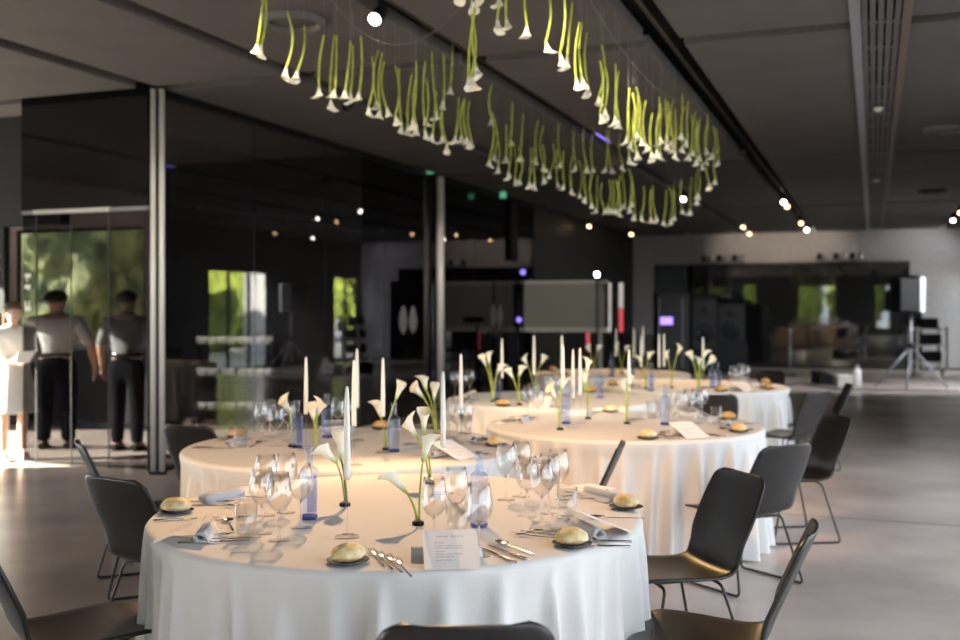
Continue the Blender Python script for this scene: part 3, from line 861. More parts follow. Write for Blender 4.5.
# ---- right middle table (T3)
setting('T3', -66, 'at the near side of the right middle table', 'bnmfks', 4)
setting('T3', -14, 'at the right rim of the right middle table', 'bfnk', 2)
setting('T3', 40, 'at the far right of the right middle table', 'bnm', 3)
setting('T3', 165, 'at the left rim of the right middle table', 'nfkm', 1)
setting('T3', 110, 'at the far side of the right middle table', 'bn', 2)
for (x, y), w in zip(((672, 421), (681, 425), (689, 422), (697, 424), (702, 419)), ('at its left', 'nearest', 'in the middle', 'right of the middle', 'at its far right')):
    wine(T(x, y), 'wine glass %s in the cluster on the right middle table' % w, 'wine glasses on the right middle table')
for (x, y), w in zip(((528, 418), (538, 421), (533, 414)), ('at the left', 'at the right', 'at the back')): wine(T(x, y), 'wine glass %s of the trio on the left of the right middle table' % w, 'wine glasses on the right middle table')
tumbler(T(716, 424), 'water tumbler at the right of the right middle table')
tumbler(T(652, 418), 'water tumbler beside the bottle on the right middle table')
bottle(T(566, 424), 'blue water bottle left of the centre of the right middle table', -1.4)
bottle(T(665, 425), 'blue water bottle beside the glasses on the right middle table', -1.4)
candle(T(573, 428), 'at the left of the right middle table, left of a pair')
candle(T(580, 424), 'at the left of the right middle table, right of a pair')
candle(T(563, 414), 'at the back left of the right middle table')
candle(T(629, 420), 'behind the callas of the right middle table', 0, .95)
bunch((560, 430), [(556, 399, -.8, -.3, .6), (561, 390, .6, .1, .8)], 'at the near left of the right middle table', ['wide open calla at the near left of the right middle table', 'calla turned right at the near left of the right middle table'])
bunch((588, 419), [(585, 384, .1, 0, 1), (587, 372, .4, 0, 1)], 'beside the candle pair of the right middle table', ['lower calla beside the candle pair of the right middle table', 'upper calla beside the candle pair of the right middle table'], (1,))
bunch((627, 424), [(625, 392, -.6, 0, 1), (629, 386, .2, 0, 1)], 'in the middle of the right middle table', ['calla leaning left in the middle of the right middle table', 'tall calla in the middle of the right middle table'])
p = T(592, 413); q = T(611, 412)
calla((p.x, p.y, Z0+.006), (q.x, q.y, Z0+.008), 'calla stem lying flat on the right middle table', LD(1, 0, .05), slim=True)
# ---- fourth table (T4)
setting('T4', 190, 'at the left rim of the fourth table', 'nfm', 1)
setting('T4', -100, 'at the near side of the fourth table', 'bnmk', 3)
setting('T4', 80, 'at the far side of the fourth table', 'bn', 1)
bottle(T(497, 400), 'blue water bottle on the left of the fourth table', -1.4)
bottle(T(600, 398), 'blue water bottle on the right of the fourth table', -1.2)
candle(T(502, 401), 'at the left of the fourth table', 0, 1.05)
candle(T(534, 397), 'in the middle of the fourth table', 0, 1.1)
candle(T(562, 396), 'at the right of the fourth table', 0, 1.1)
bunch((493, 402), [(486, 366, -.5, 0, 1), (489, 364, .1, 0, 1), (497, 373, .8, 0, .8)], 'at the left of the fourth table', ['slim calla at the left end of the fourth table, left of three', 'slim calla at the left end of the fourth table, middle of three', 'calla bending right at the left end of the fourth table'], (0, 1))
bunch((519, 405), [(513, 378, -.7, 0, .8), (519, 376, .7, 0, .8)], 'at the near side of the fourth table', ['yellowish calla turned left at the near side of the fourth table', 'pale calla turned right at the near side of the fourth table'])
bunch((534, 392), [(527, 365, -.4, 0, 1), (541, 364, .4, 0, 1)], 'around the middle candle of the fourth table', ['round white calla left of the middle candle of the fourth table', 'white calla right of the middle candle of the fourth table'])
for (x, y), w in zip(((455, 396), (463, 398), (470, 394), (549, 401), (556, 404)), ('at the far left', 'second from the left', 'third from the left', 'at the right, farther of two', 'at the right, nearer of two')):
    wine(T(x, y), 'wine glass %s of the fourth table' % w, 'wine glasses on the fourth table')
# ---- back right table (T5)
setting('T5', -20, 'at the right rim of the back right table', 'bnf', 3)
setting('T5', -62, 'at the near right of the back right table', 'bnmf', 1)
setting('T5', 35, 'at the far right of the back right table', 'bnm', 3)
setting('T5', 200, 'at the left rim of the back right table', 'bnm', 3)
bottle(T(712, 388), 'blue water bottle on the back right table, left of two')
bottle(T(718, 391), 'pale water bottle on the back right table, right of two')
bottle(T(651, 391), 'blue water bottle on the left of the back right table')
for (x, y), w in zip(((733, 389), (739, 391), (746, 388), (741, 385)), ('at its left', 'nearest', 'at its right', 'at its back')):
    wine(T(x, y), 'wine glass %s in the cluster on the back right table' % w, 'wine glasses on the back right table')
tumbler(T(753, 391), 'water tumbler beside the glasses of the back right table')
candle(T(703, 389), 'among the callas of the back right table', 0, .98)
candle(T(659, 387), 'at the left of the back right table, left of a pair', 0, 1.05)
candle(T(664, 386), 'at the left of the back right table, right of a pair', 0, 1.05)
candle(T(641, 387), 'at the far left of the back right table')
bunch((698, 391), [(693, 361, -.6, 0, 1), (699, 366, -.2, -.5, .8), (703, 359, .4, 0, 1), (707, 365, .8, 0, .6)], 'round the candle of the back right table', ['calla turned left by the candle of the back right table', 'low open calla before the candle of the back right table', 'tall calla beside the candle of the back right table', 'calla turned right by the candle of the back right table'], ())
bunch((672, 388), [(668, 360, -.4, 0, 1), (677, 355, .6, 0, 1)], 'in the middle of the back right table', ['round calla in the middle of the back right table', 'slim calla rising right in the middle of the back right table'], (1,))
bunch((646, 389), [(642, 364, -.5, 0, 1), (648, 360, .4, 0, 1)], 'at the left of the back right table', ['calla turned left at the left of the back right table', 'calla turned right at the left of the back right table'])
# ---- farthest table (T6)
setting('T6', -120, 'at the near side of the farthest table', 'bnm', 1)
setting('T6', 170, 'at the left rim of the farthest table', 'bn', 3)
bottle(T(612, 376), 'blue water bottle on the farthest table, left one')
bottle(T(632, 375), 'blue water bottle on the farthest table, right one')
candle(T(616, 372), 'at the left of the farthest table', 0, 1.1)
candle(T(634, 372), 'amid the farthest table, left of a pair', 0, 1.1)
candle(T(643, 371), 'amid the farthest table, right of a pair', 0, 1.2)
bunch((622, 374), [(618, 351, -.4, 0, 1), (625, 352, .5, 0, 1)], 'at the middle of the farthest table', ['calla turned left at the middle of the farthest table', 'calla turned right at the middle of the farthest table'])
bunch((594, 376), [(590, 352, -.4, 0, 1), (597, 352, .5, 0, 1)], 'at the left of the farthest table', ['calla turned left at the left of the farthest table', 'calla turned right at the left of the farthest table'])

# ------------------------------------------------------------------ hanging callas
A = [(256,58,0),(261,57,0),(286,80,11),(296,83,24),(318,99,35),(330,112,34),(335,101,34),(344,102,40),(350,104,44),(359,103,37),(368,117,57),(376,112,50),(380,121,52),(387,118,60),
 (395,127,66),(402,135,68),(407,137,74),(412,130,61),(417,136,80),(424,127,61),(424,140,80),(432,143,92),(438,121,52),(444,110,41),(450,96,24),(442,145,98),(448,153,100),(455,145,97),(461,144,99),(467,146,98),(472,149,100)]
B = [(465,4,0),(471,14,0),(477,6,0),(467,91,8),(476,80,2),(471,91,14),(497,32,0),(506,32,0),(499,9,0),(527,39,0),(545,55,0),(559,67,0),(566,70,0),(575,90,21),(582,90,21),(588,96,31),(598,107,45),(600,125,62),(605,119,58),(615,126,65),(619,131,72),
 (627,145,88),(632,151,92),(637,141,88),(642,147,92),(629,166,110),(637,161,108),(646,154,100),(651,162,112),(660,146,97),(660,161,108),(656,158,104),(669,144,98),(675,154,104),(675,160,108),(681,141,95),(682,154,106),(689,162,114),(687,147,102),(692,158,112),(696,167,120),(702,171,124),(705,155,114),(707,167,126),(699,163,118),(719,166,128),(713,160,126),(710,190,158),(715,186,150),(665,152,102),(672,149,100)]
C = [(489,168,112),(491,127,80),(495,162,118),(499,174,131),(506,165,124),(510,148,104),(508,180,138),(515,186,145),(520,187,147),(520,162,114),(529,189,148),(535,189,148),(536,164,121),(543,172,126),(543,185,145),(549,180,144),(557,189,150),(561,170,123),(564,191,150),(571,195,155),(576,172,128),(580,200,160),(586,204,164),(588,174,127),(592,174,128),(591,210,172),(597,215,176),(606,174,130),(611,174,130),(623,171,132),
 (605,216,182),(612,215,180),(616,216,180),(621,212,176),(626,210,172),(632,208,168),(628,214,176),(635,220,182),(641,222,186),(651,224,190),(656,222,186),(663,227,190),(671,225,186),(675,222,184),(682,216,180),(690,216,177),(697,206,172),(699,200,168),(608,213,180),(619,217,182)]
def lerp(tab, x):
    for (a, va), (b_, vb) in zip(tab, tab[1:]):
        if x <= b_: return va+(vb-va)*max(0, (x-a))/(b_-a)
    return tab[-1][1]
DA = [(256, 6.2), (290, 6.4), (400, 7.5), (472, 9.0)]
DB = [(465, 5.8), (500, 5.9), (560, 6.2), (620, 7.4), (660, 8.6), (690, 9.6), (719, 10.9)]
DC = [(489, 9.6), (530, 10.3), (600, 10.8), (700, 11.2)]
HB = [setm(bloom_mesh(.082, .036, .75), 'bloom'), setm(bloom_mesh(.09, .030, 1.0), 'bloom'), setm(bloom_mesh(.078, .040, .5), 'bloom')]
def hanging(px, py, ty, d, label, group):
    tip = P(px, d, H+(HOR-py)*d/F)
    if ty <= 0: L = random.uniform(.40, .47)
    else: L = (py-ty)*d/F
    L = max(.26, min(.55, L))
    top = tip + Vector((random.uniform(-.04, .04), random.uniform(-.04, .04), L))
    t = thing('hanging_calla', label, 'flower', top, 0, group)
    v = tip-top; bl = .075; pts = []
    sway = Vector((random.uniform(-.03, .03), random.uniform(-.03, .03), 0))
    for k in range(8):
        s = k/7; pts.append(v*s*(1-bl/L) + sway*math.sin(PI*s))
    obj('stem', MB().tube(pts, [.0062+.002*k/7 for k in range(8)], 8), 'stem', t)
    q = Vector((random.uniform(-.25, .25), random.uniform(-.25, .25), -1)).to_track_quat('Z', 'X') @ Matrix.Rotation(random.uniform(0, 6.28), 3, 'Z').to_quaternion()
    o = obj('bloom', random.choice(HB), 'bloom', t, pts[-1]+Vector((0, 0, .012))); o.rotation_mode = 'QUATERNION'; o.rotation_quaternion = q
    o.scale = (.86,)*3
    obj('thread', MB().tube([(0, 0, -.02), (0, 0, CEIL-.001-top.z)], .0011, 4), 'thread', t)
def nth(i): return '%d%s' % (i, 'th' if 10 < i % 100 < 20 else {1: 'st', 2: 'nd', 3: 'rd'}.get(i % 10, 'th'))
for tab, D, j0, j1, strand in ((A, DA, -.25, .25, 'left strand'), (B, DB, -.2, .3, 'right strand'), (C, DC, -.25, .25, 'far lower strand')):
    for i, (x, y, ty) in enumerate(sorted(tab)):
        hanging(x, y, ty, lerp(D, x)+random.uniform(j0, j1), 'white calla hanging upside down, %s from the left in the %s' % (nth(i+1), strand), 'hanging callas of the ' + strand)
# the drooping cords the threads are tied to
def cord(a, b_, sag, label):
    a, b_ = Vector(a), Vector(b_); pts = []
    for k in range(25):
        s = k/24; p = a.lerp(b_, s); p.z -= sag*4*s*(1-s); pts.append(p)
    o = obj('support_cord', MB().tube(pts, .0016, 5), 'thread'); tag(o, label, 'cord')
cord(V(330, -2, 6.6)-Vector((0,0,0)), V(470, -6, 6.2), .30, 'fine grey cord swagged among the left hanging callas')
cord(V(590, 0, 6.4), V(700, 100, 10.2), .22, 'fine grey cord swagged above the right hanging callas')

# ------------------------------------------------------------------ display screen, stage and back of the room
YSC = 18.6
t = thing('display_screen', 'large grey display screen with pale frame standing by the dark glass', 'screen', (-5.37, YSC, 0))
obj('panel', MB().box(-.79, .79, -.03, .03, 1.19, 2.0), 'screen', t)
obj('frame_bar', MB().box(-.84, .82, -.04, .04, 2.0, 2.06), 'white_frame', t)
obj('frame_bar', MB().box(-.84, .82, -.045, .045, 1.10, 1.19), 'white_frame', t)
obj('frame_post', MB().box(-.84, -.79, -.04, .04, 1.19, 2.0), 'black', t)
obj('frame_post', MB().box(.79, .84, -.04, .04, 1.19, 2.0), 'black', t)
for s in (-.62, .70):
    obj('leg', MB().box(s-.035, s+.035, -.03, .03, .04, 1.10), 'white_frame' if s > 0 else 'black', t)
    obj('foot', MB().box(s-.05, s+.05, -.30, .30, 0, .04), 'black', t)
def light_stand(px, d, ztop, lens, label, r=.075):
    p = P(px, d); t = thing('stage_light', label, 'stage light', (p.x, p.y, 0))
    obj('pole', MB().tube([(0, 0, .05), (0, 0, ztop-.1)], .018), 'black', t)
    for k in range(3): obj('leg', MB().tube([(0, 0, .5), (.35*math.cos(k*2.1), .35*math.sin(k*2.1), .01)], .012), 'black', t)
    aim = math.atan2(-p.y, -p.x)+PI/2
    R = Matrix.Translation((0, 0, ztop)) @ Matrix.Rotation(aim, 4, 'Z') @ Matrix.Rotation(PI/2, 4, 'X')
    obj('housing', MB().lathe([(0, -.18), (r*.6, -.18), (r*1.2, -.12), (r*1.25, .34), (r*1.18, .34), (r*1.12, .045)], 18, closed_ends=False).move(R), 'black', t)
    obj('lens', MB().lathe([(0, .051), (r, .051), (r, .055), (0, .055)], 18).move(R), lens, t)
light_stand(597, 18.8, 2.15, 'lamp_stage', 'bright white stage light above the corner of the display screen', .042)
light_stand(523, 18.95, 2.20, 'lamp_violet', 'violet stage light at the upper left corner of the display screen', .05)
light_stand(519, 18.4, 1.34, 'lamp_violet', 'deep blue violet light left of the display screen, lower one', .045)
for px, c0, c1, lab in ((609, 'tube_white', 'tube_white', 'slim pale light tube right of the display screen'), (621, 'tube_white', 'tube_red', 'slim light tube fading to red, right of the pale one')):
    p = P(px, 20.5); t = thing('light_tube', lab, 'light', (p.x, p.y, 0))
    obj('upper_tube', MB().lathe([(.045, 1.55), (.045, 2.05)], 14), c0, t)
    obj('lower_tube', MB().lathe([(.045, 1.08), (.045, 1.54)], 14), c1, t)
    obj('pole', MB().lathe([(.02, .03), (.02, 1.07)], 10), 'black', t)
    obj('base', MB().lathe([(.09, 0), (.09, .02), (.03, .03)], 18), 'black', t)
p = P(588, 20.0); t = thing('floor_light', 'short red light tube under the right end of the display screen', 'light', (p.x, p.y, 0))
obj('tube', MB().lathe([(.035, .72), (.035, 1.08)], 12), 'tube_red', t); obj('base', MB().lathe([(.12, 0), (.12, .03), (.02, .05), (.02, .71)], 12), 'black', t)
# PA stack and rig before the back mirror
def speaker_box(name, px, d, w, h, dep, z0, label):
    p = P(px, d); t = thing(name, label, 'loudspeaker', (p.x, p.y, 0), YAW)
    obj('cabinet', MB().box(-w/2, w/2, -dep/2, dep/2, z0, z0+h).mesh('cabinet', .015), 'black', t)
    obj('grille', MB().box(-w*.44, w*.44, -dep/2-.012, -dep/2-.002, z0+h*.05, z0+h*.95), 'rubber', t)
    R = lambda z: Matrix.Translation((0, -dep/2-.013, z)) @ Matrix.Rotation(PI/2, 4, 'X')
    obj('cone', MB().lathe([(w*.36, 0), (w*.30, .006), (w*.1, .002)], 22).move(R(z0+h*.33)), 'black_gloss', t)
    obj('tweeter', MB().lathe([(w*.16, 0), (w*.13, .005), (w*.05, .001)], 18).move(R(z0+h*.78)), 'black_gloss', t)
    return t
t = speaker_box('stage_speaker', 702, 24.5, .62, 1.25, .5, .55, 'tall black stage speaker, left of the two before the dark mirror')
obj('plinth', MB().box(-.36, .36, -.28, .28, 0, .55), 'black', t)
t = speaker_box('stage_speaker', 729, 25.0, .66, .95, .5, .72, 'black stage speaker, right of the two before the dark mirror')
obj('plinth', MB().box(-.38, .38, -.28, .28, 0, .72), 'black', t)
p = P(671, 24.0); t = thing('equipment_rack', 'dark equipment rack left of the stage speakers', 'rack', (p.x, p.y, 0), YAW)
obj('case', MB().box(-.36, .36, -.3, .3, .04, 1.9).mesh('case', .02), 'dark_wall', t); obj('base', MB().box(-.34, .34, -.28, .28, 0, .04), 'black', t)
obj('screen', MB().box(-.30, -.02, -.312, -.302, 1.18, 1.35), 'screen_violet', t)
obj('rails', MB().box(.2, .22, -.31, -.301, .2, 1.8).box(-.34, -.32, -.31, -.301, .2, 1.8), 'grey_metal', t)
for px, lab in ((717, 'truss bar with small lamps above the mirror, left one'), (840, 'truss bar with small lamps above the mirror, right one')):
    p = P(px, 26.7, 0); t = thing('lamp_bar', lab, 'lamp bar', (p.x, YB-.22, 2.78))
    obj('bar', MB().box(-.62, .62, -.03, .03, .0, .04), 'grey_metal', t)
    obj('bracket', MB().box(-.5, -.46, .03, .21, .0, .04).box(.46, .5, .03, .21, .0, .04), 'grey_metal', t)
    for k in range(6): obj('lamp_head', MB().lathe([(.05, .04), (.07, .06), (.06, .18), (.03, .2)], 14, (-.5+.2*k, 0, 0)), 'steel' if k % 2 else 'black', t)
# microphone stand, tripod loudspeaker, cart
p = P(790, 24.0); t = thing('microphone_stand', 'slim pale microphone stand before the dark mirror', 'microphone stand', (p.x, p.y, 0))
obj('pole', MB().tube([(0, 0, .02), (0, 0, .95)], .025), 'grey_metal', t); obj('base', MB().lathe([(.17, 0), (.17, .02), (.03, .03)], 18), 'black', t)
obj('microphone', MB().lathe([(.02, .95), (.03, 1.0), (.04, 1.05), (.03, 1.09), (0, 1.1)], 14, closed_ends=False), 'grey_metal', t)
p = P(911, 20.3); t = thing('speaker_stand', 'grey tripod stand carrying the loudspeaker at the right', 'stand', (p.x, p.y, 0))
obj('pole', MB().tube([(0, 0, .25), (0, 0, 1.47)], .028), 'grey_metal', t)
obj('collar', MB().lathe([(.045, .74), (.05, .76), (.05, .84), (.045, .86)], 14), 'black', t)
for k, a in enumerate((-.5, 2.9, 4.2)): obj('leg', MB().tube([(0, 0, .80), (.66*math.cos(a+YAW), .66*math.sin(a+YAW), .015)], .02), 'grey_metal', t)
t = thing('loudspeaker', 'black loudspeaker with a pale lit edge on the tripod stand at the right', 'loudspeaker', (p.x, p.y, 1.47), YAW)
obj('cabinet', MB().box(-.30, .10, -.22, .22, .004, .66).mesh('cabinet', .02), 'black', t)
obj('lit_side_panel', MB().box(.102, .19, -.20, .20, .0, .68), 'white', t)  # white panel puts the cabinet's lit side into its colour
obj('grille', MB().box(-.28, .08, -.232, -.222, .03, .63), 'rubber', t)
p = P(928, 24.2); t = thing('equipment_cart', 'pale metal shelf cart by the back wall, right of the loudspeaker stand', 'cart', (p.x, p.y, 0), YAW)
for sx in (-.34, .34):
    for sy in (-.22, .22): obj('post', MB().box(sx-.025, sx+.025, sy-.02, sy+.02, .10, 1.12), 'white_frame', t)
for z in (.28, .68, 1.05): obj('shelf', MB().box(-.36, .36, -.24, .24, z, z+.035), 'white_frame', t)
for sx in (-.34, .34): obj('caster', MB().lathe([(.045, -.02), (.05, 0), (.045, .02)], 12).move(Matrix.Translation((sx, 0, .052)) @ Matrix.Rotation(PI/2, 4, 'Y')), 'black', t)
for z, w, lab in ((.317, .5, 'black mixer box on the bottom shelf of the pale cart'), (.717, .48, 'black mixer box on the middle shelf of the pale cart'), (1.087, .34, 'black device on top of the pale cart')):
    o = obj('device_box', MB().box(-w/2, w/2, -.17, .17, 0, .24).mesh('device_box', .02), 'black', None, (p.x, p.y, z), (0, 0, YAW)); tag(o, lab, 'device')
p = P(857, 20.6); t = thing('water_canister', 'white upright canister on the floor before the back wall', 'canister', (p.x, p.y, 0))
obj('body', MB().lathe([(.07, 0), (.08, .01), (.08, .30), (.04, .36)], 18), 'white', t); obj('cap', MB().lathe([(.04, .36), (.04, .42)], 14), 'grey_metal', t)
p = P(843, 20.6); t = thing('floor_box', 'low white box beside the canister on the floor', 'box', (p.x, p.y, 0), YAW)
obj('body', MB().box(-.15, .15, -.14, .14, 0, .2).mesh('body', .015), 'white_frame', t); obj('lid', MB().box(-.155, .155, -.145, .145, .201, .235), 'white', t)
def cable(pts, label, r=.012):
    o = obj('floor_cable', MB().tube([Vector((p.x, p.y, r+.001)) for p in pts], r, 6), 'rubber'); tag(o, label, 'cable')
cable([G(768, 388), G(800, 384), G(835, 390), G(880, 391), G(959, 392)], 'black cable lying across the floor near the back wall', .014)
p = P(825, 21.3); t = thing('stage_monitor', 'low black wedge monitor on the floor near the back wall', 'loudspeaker', (p.x, p.y, 0), YAW)
obj('cabinet', MB().prism([(-.2, 0), (.2, 0), (.2, .1), (-.1, .26), (-.2, .24)], -.26, .26).move(Matrix.Rotation(PI/2, 4, 'X')), 'black', t)
obj('grille', MB().box(-.005, .005, -.22, .22, -.13, .13).move(Matrix.Translation((.055, 0, .186)) @ Matrix.Rotation(math.radians(-62), 4, 'Y')), 'rubber', t)

# decals on the dark glass: pairs of pale banded pear shapes
def decal(px, py, label):
    k = (px-480)/F; d = XG/(-SN+CS*k); p = P(px, d, H+(HOR-py)*d/F)
    b = MB()
    for c in (-.17, .17):
        for j in range(13):
            t = j/12; z = -.185+.37*t
            w = .155*max(.12, math.sin(PI*min(1, .12+.86*(1-t)))**.55)*(1-.75*max(0, t-.45))
            b.add([(0, c-w, z-.009), (0, c+w, z-.009), (0, c+w*.97, z+.009), (0, c-w*.97, z+.009)], [(0, 1, 2, 3)])
    o = obj('glass_decal', solid(b.mesh('glass_decal'), .001), 'decal', None, (XG+.004, p.y, p.z)); tag(o, label, 'decal', 'decals on the dark glass')
decal(408, 320, 'pale pair of banded pear shapes on the dark glass left of the lone post')
decal(496.5, 316, 'pale pair of banded pear shapes on the dark glass left of the display screen')
b = MB()
for z0, z1, x0, x1 in ((1.83, 1.87, 0, .075), (1.79, 1.83, .02, .035), (1.72, 1.76, 0, .075), (1.70, 1.72, .045, .06), (1.55, 1.60, .0, .02), (1.55, 1.60, .05, .065), (1.50, 1.55, .0, .075)):
    b.box(x0, x1, -.001, 0, z0, z1)
o = obj('glass_decal', b, 'white', None, (XF+.03, YF-.008, 0)); tag(o, 'small white letter marks on the left edge of the lobby glass', 'decal')

# ------------------------------------------------------------------ lobby behind the glass: bar counter, rack of cups
t = thing('bar_counter', 'long black bar counter behind the lobby glass', 'counter', (-10.25, 11.0, 0))
obj('front_panel', MB().box(-1.8, 1.8, -.35, .35, .08, 1.0), 'black', t); obj('plinth', MB().box(-1.75, 1.75, -.3, .3, 0, .08), 'black_gloss', t)
obj('countertop', MB().box(-1.84, 1.84, -.39, .39, 1.0, 1.04), 'black_gloss', t)
for k in range(9):
    x = -9.55+.13*k+.02*(k % 3)
    o = obj('folded_cloth', MB().box(-.05, .05, -.05, .05, 0, .05+.03*(k % 3)).mesh('folded_cloth', .012), 'white', None, (x-.3, 10.85+.05*(k % 2), 1.041)); tag(o, 'folded white cloth in the row on the black bar counter, %s from the left' % (ORD+['ninth'])[k], 'folded cloth', 'white cloths on the bar counter')
dR = 13.75
pL, pR = P(196, dR), P(274, dR)
mid = (pL+pR)/2; ex = (pR-pL); wR = ex.length; aR = math.atan2(ex.y, ex.x)
t = thing('cup_rack', 'black open rack holding rows of white cups behind the dark glass', 'rack', (mid.x, mid.y, 0), aR)
for x in (-wR/2, -wR/2+.35, .05, wR/2):
    for y in (-.15, .15): obj('post', MB().box(x-.014, x+.014, y-.014, y+.014, 0, 1.10), 'black', t)
SZ = (.19, .64, 1.06)
for z in SZ: obj('shelf', MB().box(-wR/2, wR/2, -.15, .15, z-.012, z), 'black', t)
def make_cup():
    t = thing('white_cup', '', 'cup')
    obj('body', MB().lathe([(.035, 0), (.05, .004), (.056, .075), (.058, .085), (.052, .085), (.046, .012), (0, .010)], 18, closed_ends=False), 'white', t)
    obj('base', MB().lathe([(0, 0), (.035, 0)], 18, closed_ends=False), 'white', t)
    return t
for j, z in enumerate(SZ):
    for k in range(8):
        x = -wR/2+.07+k*(wR-.14)/7
        q = Vector((mid.x, mid.y, 0)) + Vector((math.cos(aR), math.sin(aR), 0))*x
        place('cup', make_cup, 'white cup, %s from the left on the %s shelf of the black rack' % (ORD[k], ('bottom', 'middle', 'top')[j]), 'cup', (q.x, q.y, z+.001), 0, 'white cups on the black rack', None, 1.15)
o = obj('wall_panel', MB().box(-.45, .45, -.04, .04, 0, .92), 'black', None, (-9.12, 8.62, 1.48)); 
tag(o, 'black hanging panel at the left edge beyond the lobby glass', 'panel')
obj('hanger', MB().box(-.4, -.37, -.01, .01, .92, 2.04).box(.37, .4, -.01, .01, .92, 2.04), 'black', o)

# ------------------------------------------------------------------ people
def person(loc, face, label, h, body_mat, hair_mat, arms, top, bottom, legs=None, dress=None, hair_long=False):
    """arms: for each side the (elbow, wrist, hand tip) points for a 1.75 m figure facing +y"""
    t = thing('person', label, 'person', loc, ang(*face), None, None, h/1.75)
    V_, E_, R_ = [], [], []
    def n(p, r, a=None):
        V_.append(p); R_.append(r); i = len(V_)-1
        if a is not None: E_.append((a, i))
        return i
    pel = n((0, 0, .95), (.150, .105)); wa = n((0, .0, 1.10), (.135, .10), pel); ch = n((0, .0, 1.30), (.165, .115), wa); up = n((0, -.005, 1.41), (.13, .085), ch)
    nk = n((0, .0, 1.49), .055, up); jw = n((0, .02, 1.555), (.062, .068), nk); hd = n((0, .015, 1.635), (.078, .092), jw); tp = n((0, .005, 1.70), (.062, .072), hd)
    lg = legs or {-1: ((-.10, .02, .50), (-.105, 0, .09), (-.115, .15, .035)), 1: ((.10, .02, .50), (.105, 0, .09), (.115, .15, .035))}
    LEG = {}
    for s in (-1, 1):
        hp = n((s*.09, 0, .86), (.088, .092), pel); k_ = n(lg[s][0], .058, hp); c_ = n(tuple(Vector(lg[s][0]).lerp(Vector(lg[s][1]), .35)+Vector((0, -.012, 0))), .056, k_); an = n(lg[s][1], .038, c_); n(lg[s][2], (.04, .03), an)
    for s in (-1, 1):
        e, w_, tipp = arms[s]
        sh = n((s*.185, 0, 1.405), (.062, .06), up); el = n(e, .044, sh); fm = n(tuple(Vector(e).lerp(Vector(w_), .4)), .040, el); wr = n(w_, .026, fm)
        hv = (Vector(tipp)-Vector(w_)).normalized(); pal = Vector(w_)+hv*.06
        side = hv.cross(Vector((s, .2, 0))).normalized()
        pm = n(tuple(pal), (.034, .02), wr)
        for j, (o_, L_) in enumerate(((-.03, .055), (-.01, .075), (.01, .08), (.03, .068))):
            f0 = n(tuple(pal+side*o_*.8+hv*.028), .0095, pm); f1 = n(tuple(pal+side*o_+hv*(.028+L_*.55)+Vector((-s*.006, .004, 0))), .009, f0); n(tuple(pal+side*o_*1.05+hv*(.028+L_)+Vector((-s*.018, .010, 0))), .007, f1)
        th = n(tuple(pal-side*.034-hv*.012), .011, pm); n(tuple(pal-side*.06+hv*.022), .009, th)
    n((0, .108, 1.615), .014, hd)
    for s in (-1, 1): n((s*.088, .0, 1.62), (.012, .02), hd)
    obj('body', skin(V_, E_, R_, 2), body_mat, t)
    for s in (-1, 1):
        obj('eye', MB().lathe([(0, -.012), (.009, -.008), (.012, 0), (.009, .008), (0, .012)], 10, (s*.032, .088, 1.64), False), 'white', t)
    obj('mouth', MB().tube([(-.024, .088, 1.572), (0, .094, 1.57), (.024, .088, 1.572)], .005, 6), 'red', t)
    # hair: a cap over the skull
    rows = []
    for i in range(9):
        th_ = i/8*PI*.62; row = []
        for k in range(24):
            a = 2*PI*k/24; back = .5-.5*math.sin(a)
            zz = .10*math.cos(th_*(.62+.38*back)); rr = math.sin(th_*(.62+.38*back))
            row.append((.092*rr*math.cos(a), .104*rr*math.sin(a)-.002, 1.645+zz))
        rows.append(row)
    if hair_long:
        for i in range(1, 4): rows.append([(x*(1-.03*i), min(y, .02)-.01*i if y < .02 else y, z-.05*i if y < .02 else z) for x, y, z in rows[-1]])
    obj('hair', solid(MB().grid(rows, True, True).mesh('hair'), .012, 1), hair_mat, t)
    # top
    V_, E_, R_ = [], [], []
    a0 = n((0, 0, .93), (.150, .110)); a1 = n((0, 0, 1.10), (.158, .122), a0); a2 = n((0, 0, 1.30), (.186, .135), a1); a3 = n((0, -.005, 1.415), (.145, .10), a2); a4 = n((0, -.002, 1.475), (.074, .070), a3); n((0, 0, 1.525), (.062, .06), a4)
    for s in (-1, 1):
        e, w_, _ = arms[s]; q0 = n((s*.19, 0, 1.405), (.076, .074), a3); q1 = n(tuple(Vector((s*.19, 0, 1.405)).lerp(Vector(e), .55)), .066, q0); q2 = n(e, .058, q1)
        if top[1]: q3 = n(tuple(Vector(e).lerp(Vector(w_), .5)), .048, q2); n(tuple(Vector(e).lerp(Vector(w_), .92)), .038, q3)
    obj('shirt', skin(V_, E_, R_, 2), top[0], t)
    if dress:
        rows = []
        for z, rx, ry in ((1.12, .160, .126), (1.06, .166, .132), (.95, .175, .14), (.85, .20, .165), (.7, .225, .19), (.56, .245, .21), (.52, .25, .215)):
            rows.append([(rx*(1+.05*math.sin(7*a/36*2*PI))*math.cos(a/36*2*PI), ry*(1+.05*math.sin(7*a/36*2*PI))*math.sin(a/36*2*PI), z) for a in range(36)])
        obj('skirt', solid(MB().grid(rows, True, True).mesh('skirt'), .006), dress, t)
    else:
        V_, E_, R_ = [], [], []
        a0 = n((0, 0, 1.10), (.160, .122)); a1 = n((0, 0, .94), (.172, .128), a0)
        for s in (-1, 1):
            q0 = n((s*.095, 0, .80), (.098, .10), a1); q1 = n(lg[s][0], .078, q0); q2 = n(tuple(Vector(lg[s][0]).lerp(Vector(lg[s][1]), .6)), .070, q1); n(tuple(Vector(lg[s][1])+Vector((0, 0, -.02))), .064, q2)
        obj('trousers', skin(V_, E_, R_, 2), bottom, t)
